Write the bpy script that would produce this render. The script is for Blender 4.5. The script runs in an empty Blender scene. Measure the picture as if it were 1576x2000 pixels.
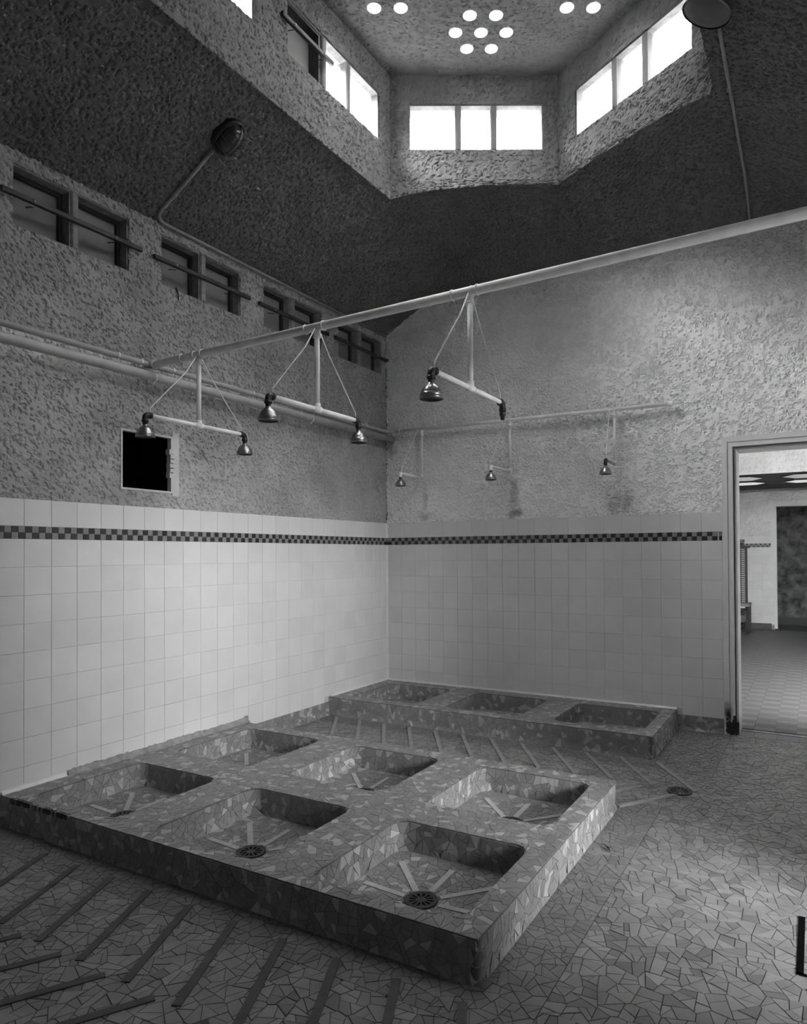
import bpy, bmesh, math, random
import numpy as np
from mathutils import Vector, Matrix

rng = random.Random(7)
sc = bpy.context.scene
col = sc.collection
PI = math.pi

# ------------------------------------------------------------------ camera
CAM = dict(loc=(3.62922622, -5.63994605, 1.36776859), yaw=-0.519803989, pitch=0.012275562,
           roll=-0.005285268, f=1340.04914, cx=825.341929, cy=1065.90568)
IW, IH = 1576, 2000


def cam_rows():
    y, p, r = CAM['yaw'], CAM['pitch'], CAM['roll']
    f = np.array([math.sin(y) * math.cos(p), math.cos(y) * math.cos(p), math.sin(p)])
    rt = np.array([math.cos(y), -math.sin(y), 0.0])
    up = np.cross(rt, f)
    c, s = math.cos(r), math.sin(r)
    return c * rt + s * up, -s * rt + c * up, f


CR, CU, CF = cam_rows()
CL = np.array(CAM['loc'])


def project(P):
    d = np.asarray(P, float) - CL
    z = d @ CF
    return np.stack([CAM['cx'] + CAM['f'] * (d @ CR) / z, CAM['cy'] - CAM['f'] * (d @ CU) / z], -1), z


cd = bpy.data.cameras.new('camera')
cd.sensor_fit = 'HORIZONTAL'
cd.sensor_width = 36.0
cd.lens = CAM['f'] / IW * 36.0
cd.shift_x = (IW / 2 - CAM['cx']) / IW
cd.shift_y = (CAM['cy'] - IH / 2) / IW
cd.clip_start = 0.05
cam = bpy.data.objects.new('camera', cd)
col.objects.link(cam)
cam.matrix_world = Matrix(((CR[0], CU[0], -CF[0], CL[0]), (CR[1], CU[1], -CF[1], CL[1]),
                           (CR[2], CU[2], -CF[2], CL[2]), (0, 0, 0, 1)))
sc.camera = cam

# ------------------------------------------------------------------ sky and exposure
SKY = 96.0
world = bpy.data.worlds.new('overcast_sky')
sc.world = world
world.use_nodes = True
wn = world.node_tree
wn.nodes.clear()
w_out = wn.nodes.new('ShaderNodeOutputWorld')
w_bg = wn.nodes.new('ShaderNodeBackground')
w_tc = wn.nodes.new('ShaderNodeTexCoord')
w_sep = wn.nodes.new('ShaderNodeSeparateXYZ')
# overcast sky, brighter towards the zenith and around the sun's hidden place (behind the camera, to the left)
SUN_DIR = (-0.52, -0.52, 0.68)
GLOW = 6.5
wn.links.new(w_tc.outputs['Generated'], w_sep.inputs[0])
w_el = wn.nodes.new('ShaderNodeMapRange')
w_el.inputs['From Min'].default_value = 0.0; w_el.inputs['From Max'].default_value = 1.0
w_el.inputs['To Min'].default_value = 0.36; w_el.inputs['To Max'].default_value = 1.0
wn.links.new(w_sep.outputs['Z'], w_el.inputs['Value'])
w_dot = wn.nodes.new('ShaderNodeVectorMath'); w_dot.operation = 'DOT_PRODUCT'
w_dot.inputs[1].default_value = Vector(SUN_DIR).normalized()
wn.links.new(w_tc.outputs['Generated'], w_dot.inputs[0])
w_mx = wn.nodes.new('ShaderNodeMath'); w_mx.operation = 'MAXIMUM'; w_mx.inputs[1].default_value = 0.0
wn.links.new(w_dot.outputs['Value'], w_mx.inputs[0])
w_pw = wn.nodes.new('ShaderNodeMath'); w_pw.operation = 'POWER'; w_pw.inputs[1].default_value = 4.0
wn.links.new(w_mx.outputs[0], w_pw.inputs[0])
w_gl = wn.nodes.new('ShaderNodeMath'); w_gl.operation = 'MULTIPLY_ADD'; w_gl.inputs[1].default_value = GLOW
wn.links.new(w_pw.outputs[0], w_gl.inputs[0]); wn.links.new(w_el.outputs[0], w_gl.inputs[2])
wn.links.new(w_gl.outputs[0], w_bg.inputs['Color'])
w_bg.inputs['Strength'].default_value = SKY
wn.links.new(w_bg.outputs[0], w_out.inputs[0])

# area lamp standing in for daylight through the unseen doorway in the right wall
DAY = 640.0
dl = bpy.data.lights.new('daylight_doorway', 'AREA')
dl.shape = 'RECTANGLE'; dl.size = 3.2; dl.size_y = 1.3
dl.energy = DAY
dlo = bpy.data.objects.new('daylight_doorway', dl)
col.objects.link(dlo)
dlo.location = (8.6, -4.3, 2.3)
dlo.rotation_euler = (Vector((1.0, -2.3, .6)) - Vector(dlo.location)).to_track_quat('-Z', 'Y').to_euler()

sc.cycles.denoising_prefilter = 'NONE'
sc.view_settings.view_transform = 'Standard'
sc.view_settings.look = 'None'
sc.view_settings.gamma = 1.0
sc.view_settings.use_curve_mapping = False
sc.view_settings.exposure = 0.76


def portal(loc, direction, w, h):
    ld = bpy.data.lights.new('daylight_portal', 'AREA')
    ld.shape = 'RECTANGLE'
    ld.size, ld.size_y = w, h
    ld.cycles.is_portal = True
    o = bpy.data.objects.new('daylight_portal', ld)
    col.objects.link(o)
    o.location = loc
    o.rotation_euler = Vector(direction).to_track_quat('-Z', 'Y' if abs(direction[2]) < .9 else 'X').to_euler()
    return o


# ------------------------------------------------------------------ materials
MATS = {}


def g3(v):
    return (v, v, v, 1.0)


def new_mat(name):
    m = bpy.data.materials.new(name)
    m.use_nodes = True
    MATS[name] = m
    nt = m.node_tree
    b = nt.nodes['Principled BSDF']
    return m, nt, b


def mat(name, val, rough=0.6, metal=0.0, noise=0.0, nscale=30.0, bump=0.0, bscale=200.0, bdist=0.002, spec=0.5,
        obj_rand=0.0, attr=None, attr_gain=1.0, stains=None):
    """grey procedural material: base value x (noise, per-object or per-piece tone), optional bump"""
    m, nt, b = new_mat(name)
    N, L = nt.nodes, nt.links
    b.inputs['Roughness'].default_value = rough
    b.inputs['Metallic'].default_value = metal
    b.inputs['Specular IOR Level'].default_value = spec
    tc = N.new('ShaderNodeTexCoord')
    cur = None
    if attr:
        a = N.new('ShaderNodeAttribute')
        a.attribute_name = attr
        cur = a.outputs['Fac']
        if attr_gain != 1.0:
            mm = N.new('ShaderNodeMath'); mm.operation = 'MULTIPLY'
            L.new(cur, mm.inputs[0]); mm.inputs[1].default_value = attr_gain
            cur = mm.outputs[0]
    else:
        v = N.new('ShaderNodeValue'); v.outputs[0].default_value = val
        cur = v.outputs[0]
    if obj_rand:
        oi = N.new('ShaderNodeObjectInfo')
        mr = N.new('ShaderNodeMapRange')
        mr.inputs['To Min'].default_value = 1 - obj_rand
        mr.inputs['To Max'].default_value = 1 + obj_rand
        L.new(oi.outputs['Random'], mr.inputs['Value'])
        mm = N.new('ShaderNodeMath'); mm.operation = 'MULTIPLY'
        L.new(cur, mm.inputs[0]); L.new(mr.outputs[0], mm.inputs[1])
        cur = mm.outputs[0]
    if noise:
        geo = N.new('ShaderNodeNewGeometry')
        nz = N.new('ShaderNodeTexNoise')
        nz.inputs['Scale'].default_value = nscale
        nz.inputs['Detail'].default_value = 5
        L.new(geo.outputs['Position'], nz.inputs['Vector'])
        mr = N.new('ShaderNodeMapRange')
        mr.inputs['From Min'].default_value = 0.3
        mr.inputs['From Max'].default_value = 0.7
        mr.inputs['To Min'].default_value = 1 - noise
        mr.inputs['To Max'].default_value = 1 + noise * .6
        L.new(nz.outputs['Fac'], mr.inputs['Value'])
        mm = N.new('ShaderNodeMath'); mm.operation = 'MULTIPLY'
        L.new(cur, mm.inputs[0]); L.new(mr.outputs[0], mm.inputs[1])
        cur = mm.outputs[0]
    for st in (stains or []):
        # a dirt streak with a shape of its own: centre, half sizes, strength
        geo = N.new('ShaderNodeNewGeometry')
        sub = N.new('ShaderNodeVectorMath'); sub.operation = 'SUBTRACT'
        L.new(geo.outputs['Position'], sub.inputs[0]); sub.inputs[1].default_value = st[0]
        nzs = N.new('ShaderNodeTexNoise'); nzs.inputs['Scale'].default_value = 14; nzs.inputs['Detail'].default_value = 4
        L.new(geo.outputs['Position'], nzs.inputs['Vector'])
        dv = N.new('ShaderNodeVectorMath'); dv.operation = 'DIVIDE'
        L.new(sub.outputs[0], dv.inputs[0]); dv.inputs[1].default_value = st[1]
        ln = N.new('ShaderNodeVectorMath'); ln.operation = 'LENGTH'
        L.new(dv.outputs[0], ln.inputs[0])
        ad = N.new('ShaderNodeMath'); ad.operation = 'ADD'
        sc_ = N.new('ShaderNodeMath'); sc_.operation = 'MULTIPLY_ADD'
        L.new(nzs.outputs['Fac'], sc_.inputs[0]); sc_.inputs[1].default_value = 1.6; sc_.inputs[2].default_value = -0.8
        L.new(ln.outputs['Value'], ad.inputs[0]); L.new(sc_.outputs[0], ad.inputs[1])
        mr = N.new('ShaderNodeMapRange'); mr.interpolation_type = 'SMOOTHSTEP'
        mr.inputs['From Min'].default_value = 0.1; mr.inputs['From Max'].default_value = 1.0
        mr.inputs['To Min'].default_value = 1 - st[2]; mr.inputs['To Max'].default_value = 1.0
        L.new(ad.outputs[0], mr.inputs['Value'])
        mm = N.new('ShaderNodeMath'); mm.operation = 'MULTIPLY'
        L.new(cur, mm.inputs[0]); L.new(mr.outputs[0], mm.inputs[1])
        cur = mm.outputs[0]
    L.new(cur, b.inputs['Base Color'])
    if bump:
        geo = N.new('ShaderNodeNewGeometry')
        nz = N.new('ShaderNodeTexNoise')
        nz.inputs['Scale'].default_value = bscale
        nz.inputs['Detail'].default_value = 3
        L.new(geo.outputs['Position'], nz.inputs['Vector'])
        bp = N.new('ShaderNodeBump')
        bp.inputs['Strength'].default_value = bump
        bp.inputs['Distance'].default_value = bdist
        L.new(nz.outputs['Fac'], bp.inputs['Height'])
        L.new(bp.outputs[0], b.inputs['Normal'])
    return m


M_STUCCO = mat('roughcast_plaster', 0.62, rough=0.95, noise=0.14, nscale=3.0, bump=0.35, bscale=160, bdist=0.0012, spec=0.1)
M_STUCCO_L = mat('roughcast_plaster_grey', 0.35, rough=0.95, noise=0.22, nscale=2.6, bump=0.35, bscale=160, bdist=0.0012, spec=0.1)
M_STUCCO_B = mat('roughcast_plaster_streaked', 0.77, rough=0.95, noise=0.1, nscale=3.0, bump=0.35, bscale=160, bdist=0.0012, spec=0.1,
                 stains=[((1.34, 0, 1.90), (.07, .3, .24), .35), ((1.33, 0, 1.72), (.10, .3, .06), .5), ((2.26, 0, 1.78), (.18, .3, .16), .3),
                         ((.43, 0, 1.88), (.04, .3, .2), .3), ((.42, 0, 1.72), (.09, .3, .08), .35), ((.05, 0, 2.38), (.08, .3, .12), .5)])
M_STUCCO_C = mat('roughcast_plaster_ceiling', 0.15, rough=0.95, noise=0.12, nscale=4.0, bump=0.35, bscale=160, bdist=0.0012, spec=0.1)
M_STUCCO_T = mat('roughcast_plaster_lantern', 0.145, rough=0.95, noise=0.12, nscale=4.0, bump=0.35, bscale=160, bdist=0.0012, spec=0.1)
M_PLASTER = mat('smooth_plaster', 0.5, rough=0.9, noise=0.15, nscale=8)
M_TILE = mat('glazed_white_tile', 0.61, rough=0.28, obj_rand=0.035, noise=0.04, nscale=6)
M_GROUT_W = mat('pale_joint', 0.48, rough=0.9)
M_MOS_D = mat('black_mosaic', 0.025, rough=0.35, obj_rand=0.3)
M_MOS_M = mat('grey_mosaic', 0.21, rough=0.35, obj_rand=0.12)
M_CRAZY = mat('broken_tile', 0.3, rough=0.5, attr='tone', noise=0.12, nscale=25, spec=0.35)
M_CRAZY_F = mat('broken_tile_floor', 0.3, rough=0.55, attr='tone', noise=0.2, nscale=9, spec=0.3)
M_GROUT_D = mat('dark_joint', 0.05, rough=0.95)
M_GROUT_B = mat('tray_joint', 0.09, rough=0.95)
M_STRIP = mat('cement_strip', 0.065, rough=0.8, noise=0.25, nscale=20)
M_STRIP_G = mat('gangway_cement_strip', 0.25, rough=0.8, noise=0.2, nscale=20)
M_STRIP_L = mat('pale_cement_strip', 0.42, rough=0.8, noise=0.15, nscale=20)
M_MORTAR = mat('bare_mortar', 0.26, rough=0.95, noise=0.3, nscale=30, bump=0.7, bscale=80, bdist=0.006)
M_PIPE = mat('cream_painted_pipe', 0.80, rough=0.6, noise=0.12, nscale=14, bump=0.15, bscale=60, bdist=0.001)
M_PIPE_M = mat('darker_cream_pipe', 0.42, rough=0.6, noise=0.15, nscale=12)  # cream paint in one darker even tone
M_PIPE_G = mat('grey_painted_pipe', 0.27, rough=0.5, noise=0.15, nscale=14)
M_CHROME = mat('dull_nickel', 0.28, rough=0.3, metal=0.9, noise=0.2, nscale=40)
M_BLACK = mat('black_iron', 0.012, rough=0.5, noise=0.3, nscale=40)
M_DRAIN = mat('cast_iron_grate', 0.05, rough=0.55, metal=0.4, noise=0.3, nscale=60)
M_HOLE = mat('hole_shade', 0.004, rough=1.0, spec=0.0)  # near-black colour standing for the shade inside holes
M_BOARD = mat('grey_board', 0.20, rough=0.8, noise=0.12, nscale=5)
M_BAR = mat('dark_timber', 0.03, rough=0.6, noise=0.3, nscale=20)
M_BAR2 = mat('dark_grey_enamel', 0.10, rough=0.5, noise=0.2, nscale=15)
M_FRAME = mat('worn_white_frame', 0.24, rough=0.7, noise=0.35, nscale=25)
M_DOORFR = mat('white_door_frame', 0.62, rough=0.45, noise=0.06, nscale=6,
               stains=[((3.05, -.01, .13), (.045, .3, .16), .97), ((3.10, -.01, .04), (.05, .3, .12), .98)])
M_CONC = mat('grey_outer_wall', 0.25, rough=0.95)
M_GROUND = mat('light_box_floor', 0.22, rough=0.95, noise=0.2, nscale=3)
M_FARTILE_L = mat('quarry_tile_pale', 0.085, rough=0.5, obj_rand=0.12)
M_FARTILE_D = mat('quarry_tile_dark', 0.045, rough=0.5, obj_rand=0.15)
M_DARKWALL = mat('mottled_dark_wall', 0.10, rough=0.9, noise=0.75, nscale=9)
M_BENCH = mat('black_painted_wood', 0.008, rough=0.55)
M_WHITE = mat('white_paint', 0.7, rough=0.6)
M_LAMPGLASS = mat('dirty_lamp_glass', 0.05, rough=0.12, spec=0.8)


def glass_mat(name, trans, transl, ripple):
    m, nt, b = new_mat(name)
    N, L = nt.nodes, nt.links
    N.remove(b)
    out = N['Material Output']
    t = N.new('ShaderNodeBsdfTransparent'); t.inputs['Color'].default_value = g3(trans)
    tl = N.new('ShaderNodeBsdfTranslucent'); tl.inputs['Color'].default_value = g3(.9)
    gl = N.new('ShaderNodeBsdfGlossy'); gl.inputs['Roughness'].default_value = .2; gl.inputs['Color'].default_value = g3(.8)
    mx = N.new('ShaderNodeMixShader'); mx.inputs[0].default_value = transl
    mx2 = N.new('ShaderNodeMixShader'); mx2.inputs[0].default_value = 0.05
    L.new(t.outputs[0], mx.inputs[1]); L.new(tl.outputs[0], mx.inputs[2])
    L.new(mx.outputs[0], mx2.inputs[1]); L.new(gl.outputs[0], mx2.inputs[2])
    if ripple:
        geo = N.new('ShaderNodeNewGeometry')
        wv = N.new('ShaderNodeTexWave'); wv.wave_type = 'BANDS'; wv.bands_direction = 'Z'
        wv.inputs['Scale'].default_value = ripple
        L.new(geo.outputs['Position'], wv.inputs['Vector'])
        mr = N.new('ShaderNodeMapRange')
        mr.inputs['To Min'].default_value = trans * .82; mr.inputs['To Max'].default_value = trans
        L.new(wv.outputs['Fac'], mr.inputs['Value'])
        L.new(mr.outputs[0], t.inputs['Color'])
    L.new(mx2.outputs[0], out.inputs['Surface'])
    return m


M_GLASS = glass_mat('ribbed_window_glass', 0.62, 0.06, 26.0)
M_LENS = glass_mat('skylight_lens', 0.10, 0.1, 0)
M_ROOFGLASS = glass_mat('dimming_roof_glass', 0.035, 0.05, 0)  # dark glass added to cut the daylight through the unseen roof opening


# ------------------------------------------------------------------ mesh helpers
class Buf:
    """collects faces of one object; materials by slot"""
    def __init__(self):
        self.v = []; self.n = 0; self.q = []; self.qm = []; self.p = []; self.pm = []; self.mats = []; self.tone = {}; self.pt = []

    def slot(self, m):
        if m not in self.mats:
            self.mats.append(m)
        return self.mats.index(m)

    def verts(self, arr):
        arr = np.asarray(arr, float).reshape(-1, 3)
        o = self.n
        self.v.append(arr); self.n += len(arr)
        return o

    def quads(self, idx, m):
        idx = np.asarray(idx, np.int64).reshape(-1, 4)
        self.q.append(idx); self.qm.append(np.full(len(idx), self.slot(m)))

    def poly(self, idx, m, tone=0.3):
        self.p.append(list(idx)); self.pm.append(self.slot(m)); self.pt.append(tone)

    def box(self, a, b, m):
        x0, y0, z0 = [min(a[i], b[i]) for i in range(3)]
        x1, y1, z1 = [max(a[i], b[i]) for i in range(3)]
        o = self.verts([(x0, y0, z0), (x1, y0, z0), (x1, y1, z0), (x0, y1, z0), (x0, y0, z1), (x1, y0, z1), (x1, y1, z1), (x0, y1, z1)])
        self.quads([[o + i for i in f] for f in ((0, 3, 2, 1), (4, 5, 6, 7), (0, 1, 5, 4), (1, 2, 6, 5), (2, 3, 7, 6), (3, 0, 4, 7))], m)

    def obox(self, o3, U, V, Nn, u, v, d, m):
        """oriented box: ranges u, v, d along unit vectors"""
        o3, U, V, Nn = [np.asarray(k, float) for k in (o3, U, V, Nn)]
        P = [o3 + U * a + V * b + Nn * c for c in d for b in v for a in u]
        o = self.verts(P)
        self.quads([[o + i for i in f] for f in ((0, 1, 3, 2), (4, 6, 7, 5), (0, 4, 5, 1), (2, 3, 7, 6), (0, 2, 6, 4), (1, 5, 7, 3))], m)

    def build(self, name, parent=None, smooth=False):
        me = bpy.data.meshes.new(name)
        V = np.concatenate(self.v) if self.v else np.zeros((0, 3))
        loops = []; starts = []; tots = []; mi = []; tn = []
        pos = 0
        if self.q:
            Q = np.concatenate(self.q)
            loops.append(Q.ravel()); starts.append(np.arange(len(Q)) * 4); tots.append(np.full(len(Q), 4)); mi.append(np.concatenate(self.qm))
            tn.append(np.full(len(Q), .3)); pos = len(Q) * 4
        if self.p:
            ln = np.array([len(f) for f in self.p])
            loops.append(np.array([i for f in self.p for i in f], np.int64))
            starts.append(pos + np.concatenate([[0], np.cumsum(ln)[:-1]])); tots.append(ln); mi.append(np.array(self.pm)); tn.append(np.array(self.pt))
        loops = np.concatenate(loops); starts = np.concatenate(starts); tots = np.concatenate(tots); mi = np.concatenate(mi); tn = np.concatenate(tn)
        me.vertices.add(len(V)); me.vertices.foreach_set('co', V.ravel().astype(np.float32))
        me.loops.add(len(loops)); me.loops.foreach_set('vertex_index', loops.astype(np.int32))
        me.polygons.add(len(starts)); me.polygons.foreach_set('loop_start', starts.astype(np.int32)); me.polygons.foreach_set('loop_total', tots.astype(np.int32))
        for m in self.mats:
            me.materials.append(m)
        me.polygons.foreach_set('material_index', mi.astype(np.int32))
        me.polygons.foreach_set('use_smooth', np.full(len(starts), smooth))
        at = me.attributes.new('tone', 'FLOAT', 'FACE')
        at.data.foreach_set('value', tn.astype(np.float32))
        me.update(calc_edges=True)
        me.validate()
        o = bpy.data.objects.new(name, me)
        col.objects.link(o)
        if parent:
            o.parent = parent
        return o


def empty(name, loc=(0, 0, 0), parent=None):
    o = bpy.data.objects.new(name, None)
    o.empty_display_size = .05
    col.objects.link(o)
    o.location = loc
    if parent:
        o.parent = parent
    return o


def tag(o, label=None, cat=None, group=None, kind=None):
    if label: o['label'] = label
    if cat: o['category'] = cat
    if group: o['group'] = group
    if kind: o['kind'] = kind
    return o


def to_local(o, root):
    """keep world-coordinate mesh where it is although the parent Empty stands elsewhere"""
    o.matrix_parent_inverse = Matrix.Translation(root.location).inverted()


def frame_of(d):
    d = np.asarray(d, float); d = d / np.linalg.norm(d)
    a = np.array([0, 0, 1.0]) if abs(d[2]) < .9 else np.array([1.0, 0, 0])
    u = np.cross(a, d); u /= np.linalg.norm(u)
    return d, u, np.cross(d, u)


def tube(b, pts, r, m, seg=12, caps=True):
    """round tube along a polyline (mitred); r may be a list"""
    pts = [np.asarray(p, float) for p in pts]
    rr = r if isinstance(r, (list, tuple)) else [r] * len(pts)
    rings = []
    u = None
    for i, p in enumerate(pts):
        if i == 0: t = pts[1] - p
        elif i == len(pts) - 1: t = p - pts[i - 1]
        else:
            a = (p - pts[i - 1]); c = (pts[i + 1] - p)
            t = a / np.linalg.norm(a) + c / np.linalg.norm(c)
        t = t / np.linalg.norm(t)
        if u is None:
            _, u, _ = frame_of(t)
        u = u - t * (u @ t); u /= np.linalg.norm(u)
        w = np.cross(t, u)
        rings.append(b.verts([p + rr[i] * (math.cos(2 * PI * k / seg) * u + math.sin(2 * PI * k / seg) * w) for k in range(seg)]))
    for A, B in zip(rings[:-1], rings[1:]):
        b.quads([[A + k, A + (k + 1) % seg, B + (k + 1) % seg, B + k] for k in range(seg)], m)
    if caps:
        b.poly([rings[0] + k for k in range(seg)][::-1], m)
        b.poly([rings[-1] + k for k in range(seg)], m)


def lathe(b, base, axis, prof, m, seg=24):
    """prof: list of (radius, distance along axis)"""
    d, u, w = frame_of(axis)
    base = np.asarray(base, float)
    rings = [b.verts([base + d * h + max(r, 1e-4) * (math.cos(2 * PI * k / seg) * u + math.sin(2 * PI * k / seg) * w) for k in range(seg)]) for r, h in prof]
    for A, B in zip(rings[:-1], rings[1:]):
        b.quads([[A + k, A + (k + 1) % seg, B + (k + 1) % seg, B + k] for k in range(seg)], m)


def bend(p0, p1, p2, r, n=5):
    """points rounding the corner p1 with radius-like length r"""
    p0, p1, p2 = [np.asarray(p, float) for p in (p0, p1, p2)]
    a = p1 + (p0 - p1) / np.linalg.norm(p0 - p1) * r
    c = p1 + (p2 - p1) / np.linalg.norm(p2 - p1) * r
    return [(1 - t) ** 2 * a + 2 * t * (1 - t) * p1 + t * t * c for t in np.linspace(0, 1, n)]


# ---- value noise for the roughcast relief
def _hash(i, j, s):
    h = (i.astype(np.int64) * 374761393 + j.astype(np.int64) * 668265263 + s * 1442695041) & 0xffffffff
    h = ((h ^ (h >> 13)) * 1274126177) & 0xffffffff
    h = (h ^ (h >> 16)) & 0xffffffff
    return h / 4294967295.0


def vnoise(u, v, cell, seed):
    x = u / cell; y = v / cell
    i = np.floor(x); j = np.floor(y)
    fx = x - i; fy = y - j
    fx = fx * fx * (3 - 2 * fx); fy = fy * fy * (3 - 2 * fy)
    a = _hash(i, j, seed); b_ = _hash(i + 1, j, seed); c = _hash(i, j + 1, seed); d = _hash(i + 1, j + 1, seed)
    return (a * (1 - fx) + b_ * fx) * (1 - fy) + (c * (1 - fx) + d * fx) * fy


def relief(u, v, seed, amp, cw=.075, cell=.019, pits=0.0):
    """thrown roughcast: uneven plateaus broken by short winding pits"""
    n = .62 * vnoise(u, v, cell, seed) + .38 * vnoise(u, v, cell * .58, seed + 1)
    k = vnoise(u, v, .034, seed + 2)
    crack = np.clip(1 - np.abs(n - .5) / cw, 0, 1) ** .7 * np.clip((k - .30) / .25, 0, 1)
    pit = np.clip((.30 + .12 * pits - n) / .10, 0, 1)
    crack = crack * (1 - .55 * pits)
    return amp * (.45 * (n - .5) + .35 * (vnoise(u, v, .08, seed + 3) - .5) - .75 * crack - .9 * pit)


def breaks(a, b, res, extra):
    ks = sorted({a, b, *[e for e in extra if a < e < b]})
    out = []
    for p, q in zip(ks[:-1], ks[1:]):
        n = max(1, int(round((q - p) / res)))
        out += list(np.linspace(p, q, n + 1)[:-1])
    return np.array(out + [b])


def sheet(b, fn, ur, vr, m, holes=(), res=.008, seed=1, amp=.010, round_holes=(), inside=None, cw=.075, cell=.019, pits=0.0):
    """relief sheet over (u,v); fn(u,v)->pos (n,3), normal (n,3)"""
    us = breaks(ur[0], ur[1], res, [h[0] for h in holes] + [h[1] for h in holes])
    vs = breaks(vr[0], vr[1], res, [h[2] for h in holes] + [h[3] for h in holes])
    U, V = np.meshgrid(us, vs, indexing='ij')
    nu, nv = U.shape
    for (hx, hy, hr) in round_holes:
        d = np.hypot(U - hx, V - hy)
        k = (d < hr + res * .75) & (d > hr - res * .75)
        s = np.where(k, hr / np.maximum(d, 1e-6), 1)
        U = hx + (U - hx) * s; V = hy + (V - hy) * s
    P, Nn = fn(U.ravel(), V.ravel())
    h = relief(U.ravel(), V.ravel(), seed, amp, cw, cell, pits)
    P = P + Nn * h[:, None]
    o = b.verts(P)
    I = np.arange(nu * nv).reshape(nu, nv)
    Q = np.stack([I[:-1, :-1], I[1:, :-1], I[1:, 1:], I[:-1, 1:]], -1).reshape(-1, 4)
    uc = (U[:-1, :-1] + U[1:, 1:]).ravel() / 2; vc = (V[:-1, :-1] + V[1:, 1:]).ravel() / 2
    keep = np.ones(len(Q), bool)
    for (a0, a1, c0, c1) in holes:
        keep &= ~((uc > a0) & (uc < a1) & (vc > c0) & (vc < c1))
    for (hx, hy, hr) in round_holes:
        keep &= np.hypot(uc - hx, vc - hy) > hr - res * .25
    if inside is not None:
        keep &= inside(uc, vc)
    b.quads(Q[keep] + o, m)


def flat_fn(o3, U, V, Nn):
    o3, U, V, Nn = [np.asarray(k, float) for k in (o3, U, V, Nn)]
    return lambda u, v: (o3 + u[:, None] * U + v[:, None] * V, np.broadcast_to(Nn, (len(u), 3)))


def slab(b, o3, U, V, Nn, ur, vr, d, m, holes=()):
    """flat wall slab made of boxes around rectangular openings"""
    us = sorted({*ur, *[k for h in holes for k in h[:2] if ur[0] < k < ur[1]]})
    vs = sorted({*vr, *[k for h in holes for k in h[2:] if vr[0] < k < vr[1]]})
    for i in range(len(us) - 1):
        run = None
        for j in range(len(vs) - 1):
            uc, vc = (us[i] + us[i + 1]) / 2, (vs[j] + vs[j + 1]) / 2
            hole = any(h[0] < uc < h[1] and h[2] < vc < h[3] for h in holes)
            if hole:
                if run: b.obox(o3, U, V, Nn, (us[i], us[i + 1]), run, d, m); run = None
            else:
                run = (run[0], vs[j + 1]) if run else (vs[j], vs[j + 1])
        if run: b.obox(o3, U, V, Nn, (us[i], us[i + 1]), run, d, m)


# ---- crazy paving of broken tile
def clip(poly, nx, ny, c):
    """keep n.p <= c"""
    out = []
    k = len(poly)
    for i in range(k):
        p, q = poly[i], poly[(i + 1) % k]
        dp = nx * p[0] + ny * p[1] - c; dq = nx * q[0] + ny * q[1] - c
        if dp <= 0: out.append(p)
        if (dp < 0 < dq) or (dq < 0 < dp):
            t = dp / (dp - dq)
            out.append((p[0] + t * (q[0] - p[0]), p[1] + t * (q[1] - p[1])))
    return out


def area(poly):
    s = 0
    for i in range(len(poly)):
        p, q = poly[i], poly[(i + 1) % len(poly)]
        s += p[0] * q[1] - q[0] * p[1]
    return s / 2


def centroid(poly):
    return (sum(p[0] for p in poly) / len(poly), sum(p[1] for p in poly) / len(poly))


def split(poly, target, R, out):
    A = abs(area(poly))
    if len(poly) < 3 or A < 1e-6: return
    if A < target * R.uniform(.55, 1.7):
        out.append(poly); return
    c = centroid(poly)
    best = max(((p, q) for i, p in enumerate(poly) for q in poly[i + 1:]), key=lambda e: (e[0][0] - e[1][0]) ** 2 + (e[0][1] - e[1][1]) ** 2)
    an = math.atan2(best[1][1] - best[0][1], best[1][0] - best[0][0]) + R.gauss(0, .38)
    nx, ny = math.cos(an), math.sin(an)
    cc = nx * c[0] + ny * c[1] + R.uniform(-.14, .14) * math.sqrt(A)
    split(clip(poly, nx, ny, cc), target, R, out)
    split(clip(poly, -nx, -ny, -cc), target, R, out)


def crazy(x0, x1, y0, y1, target, R, macro=3.2):
    s = math.sqrt(target * macro)
    nx, ny = max(1, int(round((x1 - x0) / s))), max(1, int(round((y1 - y0) / s)))
    sx, sy = (x1 - x0) / nx, (y1 - y0) / ny
    seeds = {(i, j): (x0 + (i + .5 + R.uniform(-.42, .42)) * sx, y0 + (j + .5 + R.uniform(-.42, .42)) * sy) for i in range(nx) for j in range(ny)}
    out = []
    for (i, j), p in seeds.items():
        poly = [(max(x0, p[0] - 2 * sx), max(y0, p[1] - 2 * sy)), (min(x1, p[0] + 2 * sx), max(y0, p[1] - 2 * sy)),
                (min(x1, p[0] + 2 * sx), min(y1, p[1] + 2 * sy)), (max(x0, p[0] - 2 * sx), min(y1, p[1] + 2 * sy))]
        for a in range(-2, 3):
            for c in range(-2, 3):
                if (a or c) and (i + a, j + c) in seeds:
                    q = seeds[(i + a, j + c)]
                    dx, dy = q[0] - p[0], q[1] - p[1]
                    poly = clip(poly, dx, dy, (q[0] ** 2 + q[1] ** 2 - p[0] ** 2 - p[1] ** 2) / 2)
                    if len(poly) < 3: break
        if len(poly) >= 3:
            split(poly, target, R, out)
    return out


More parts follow.
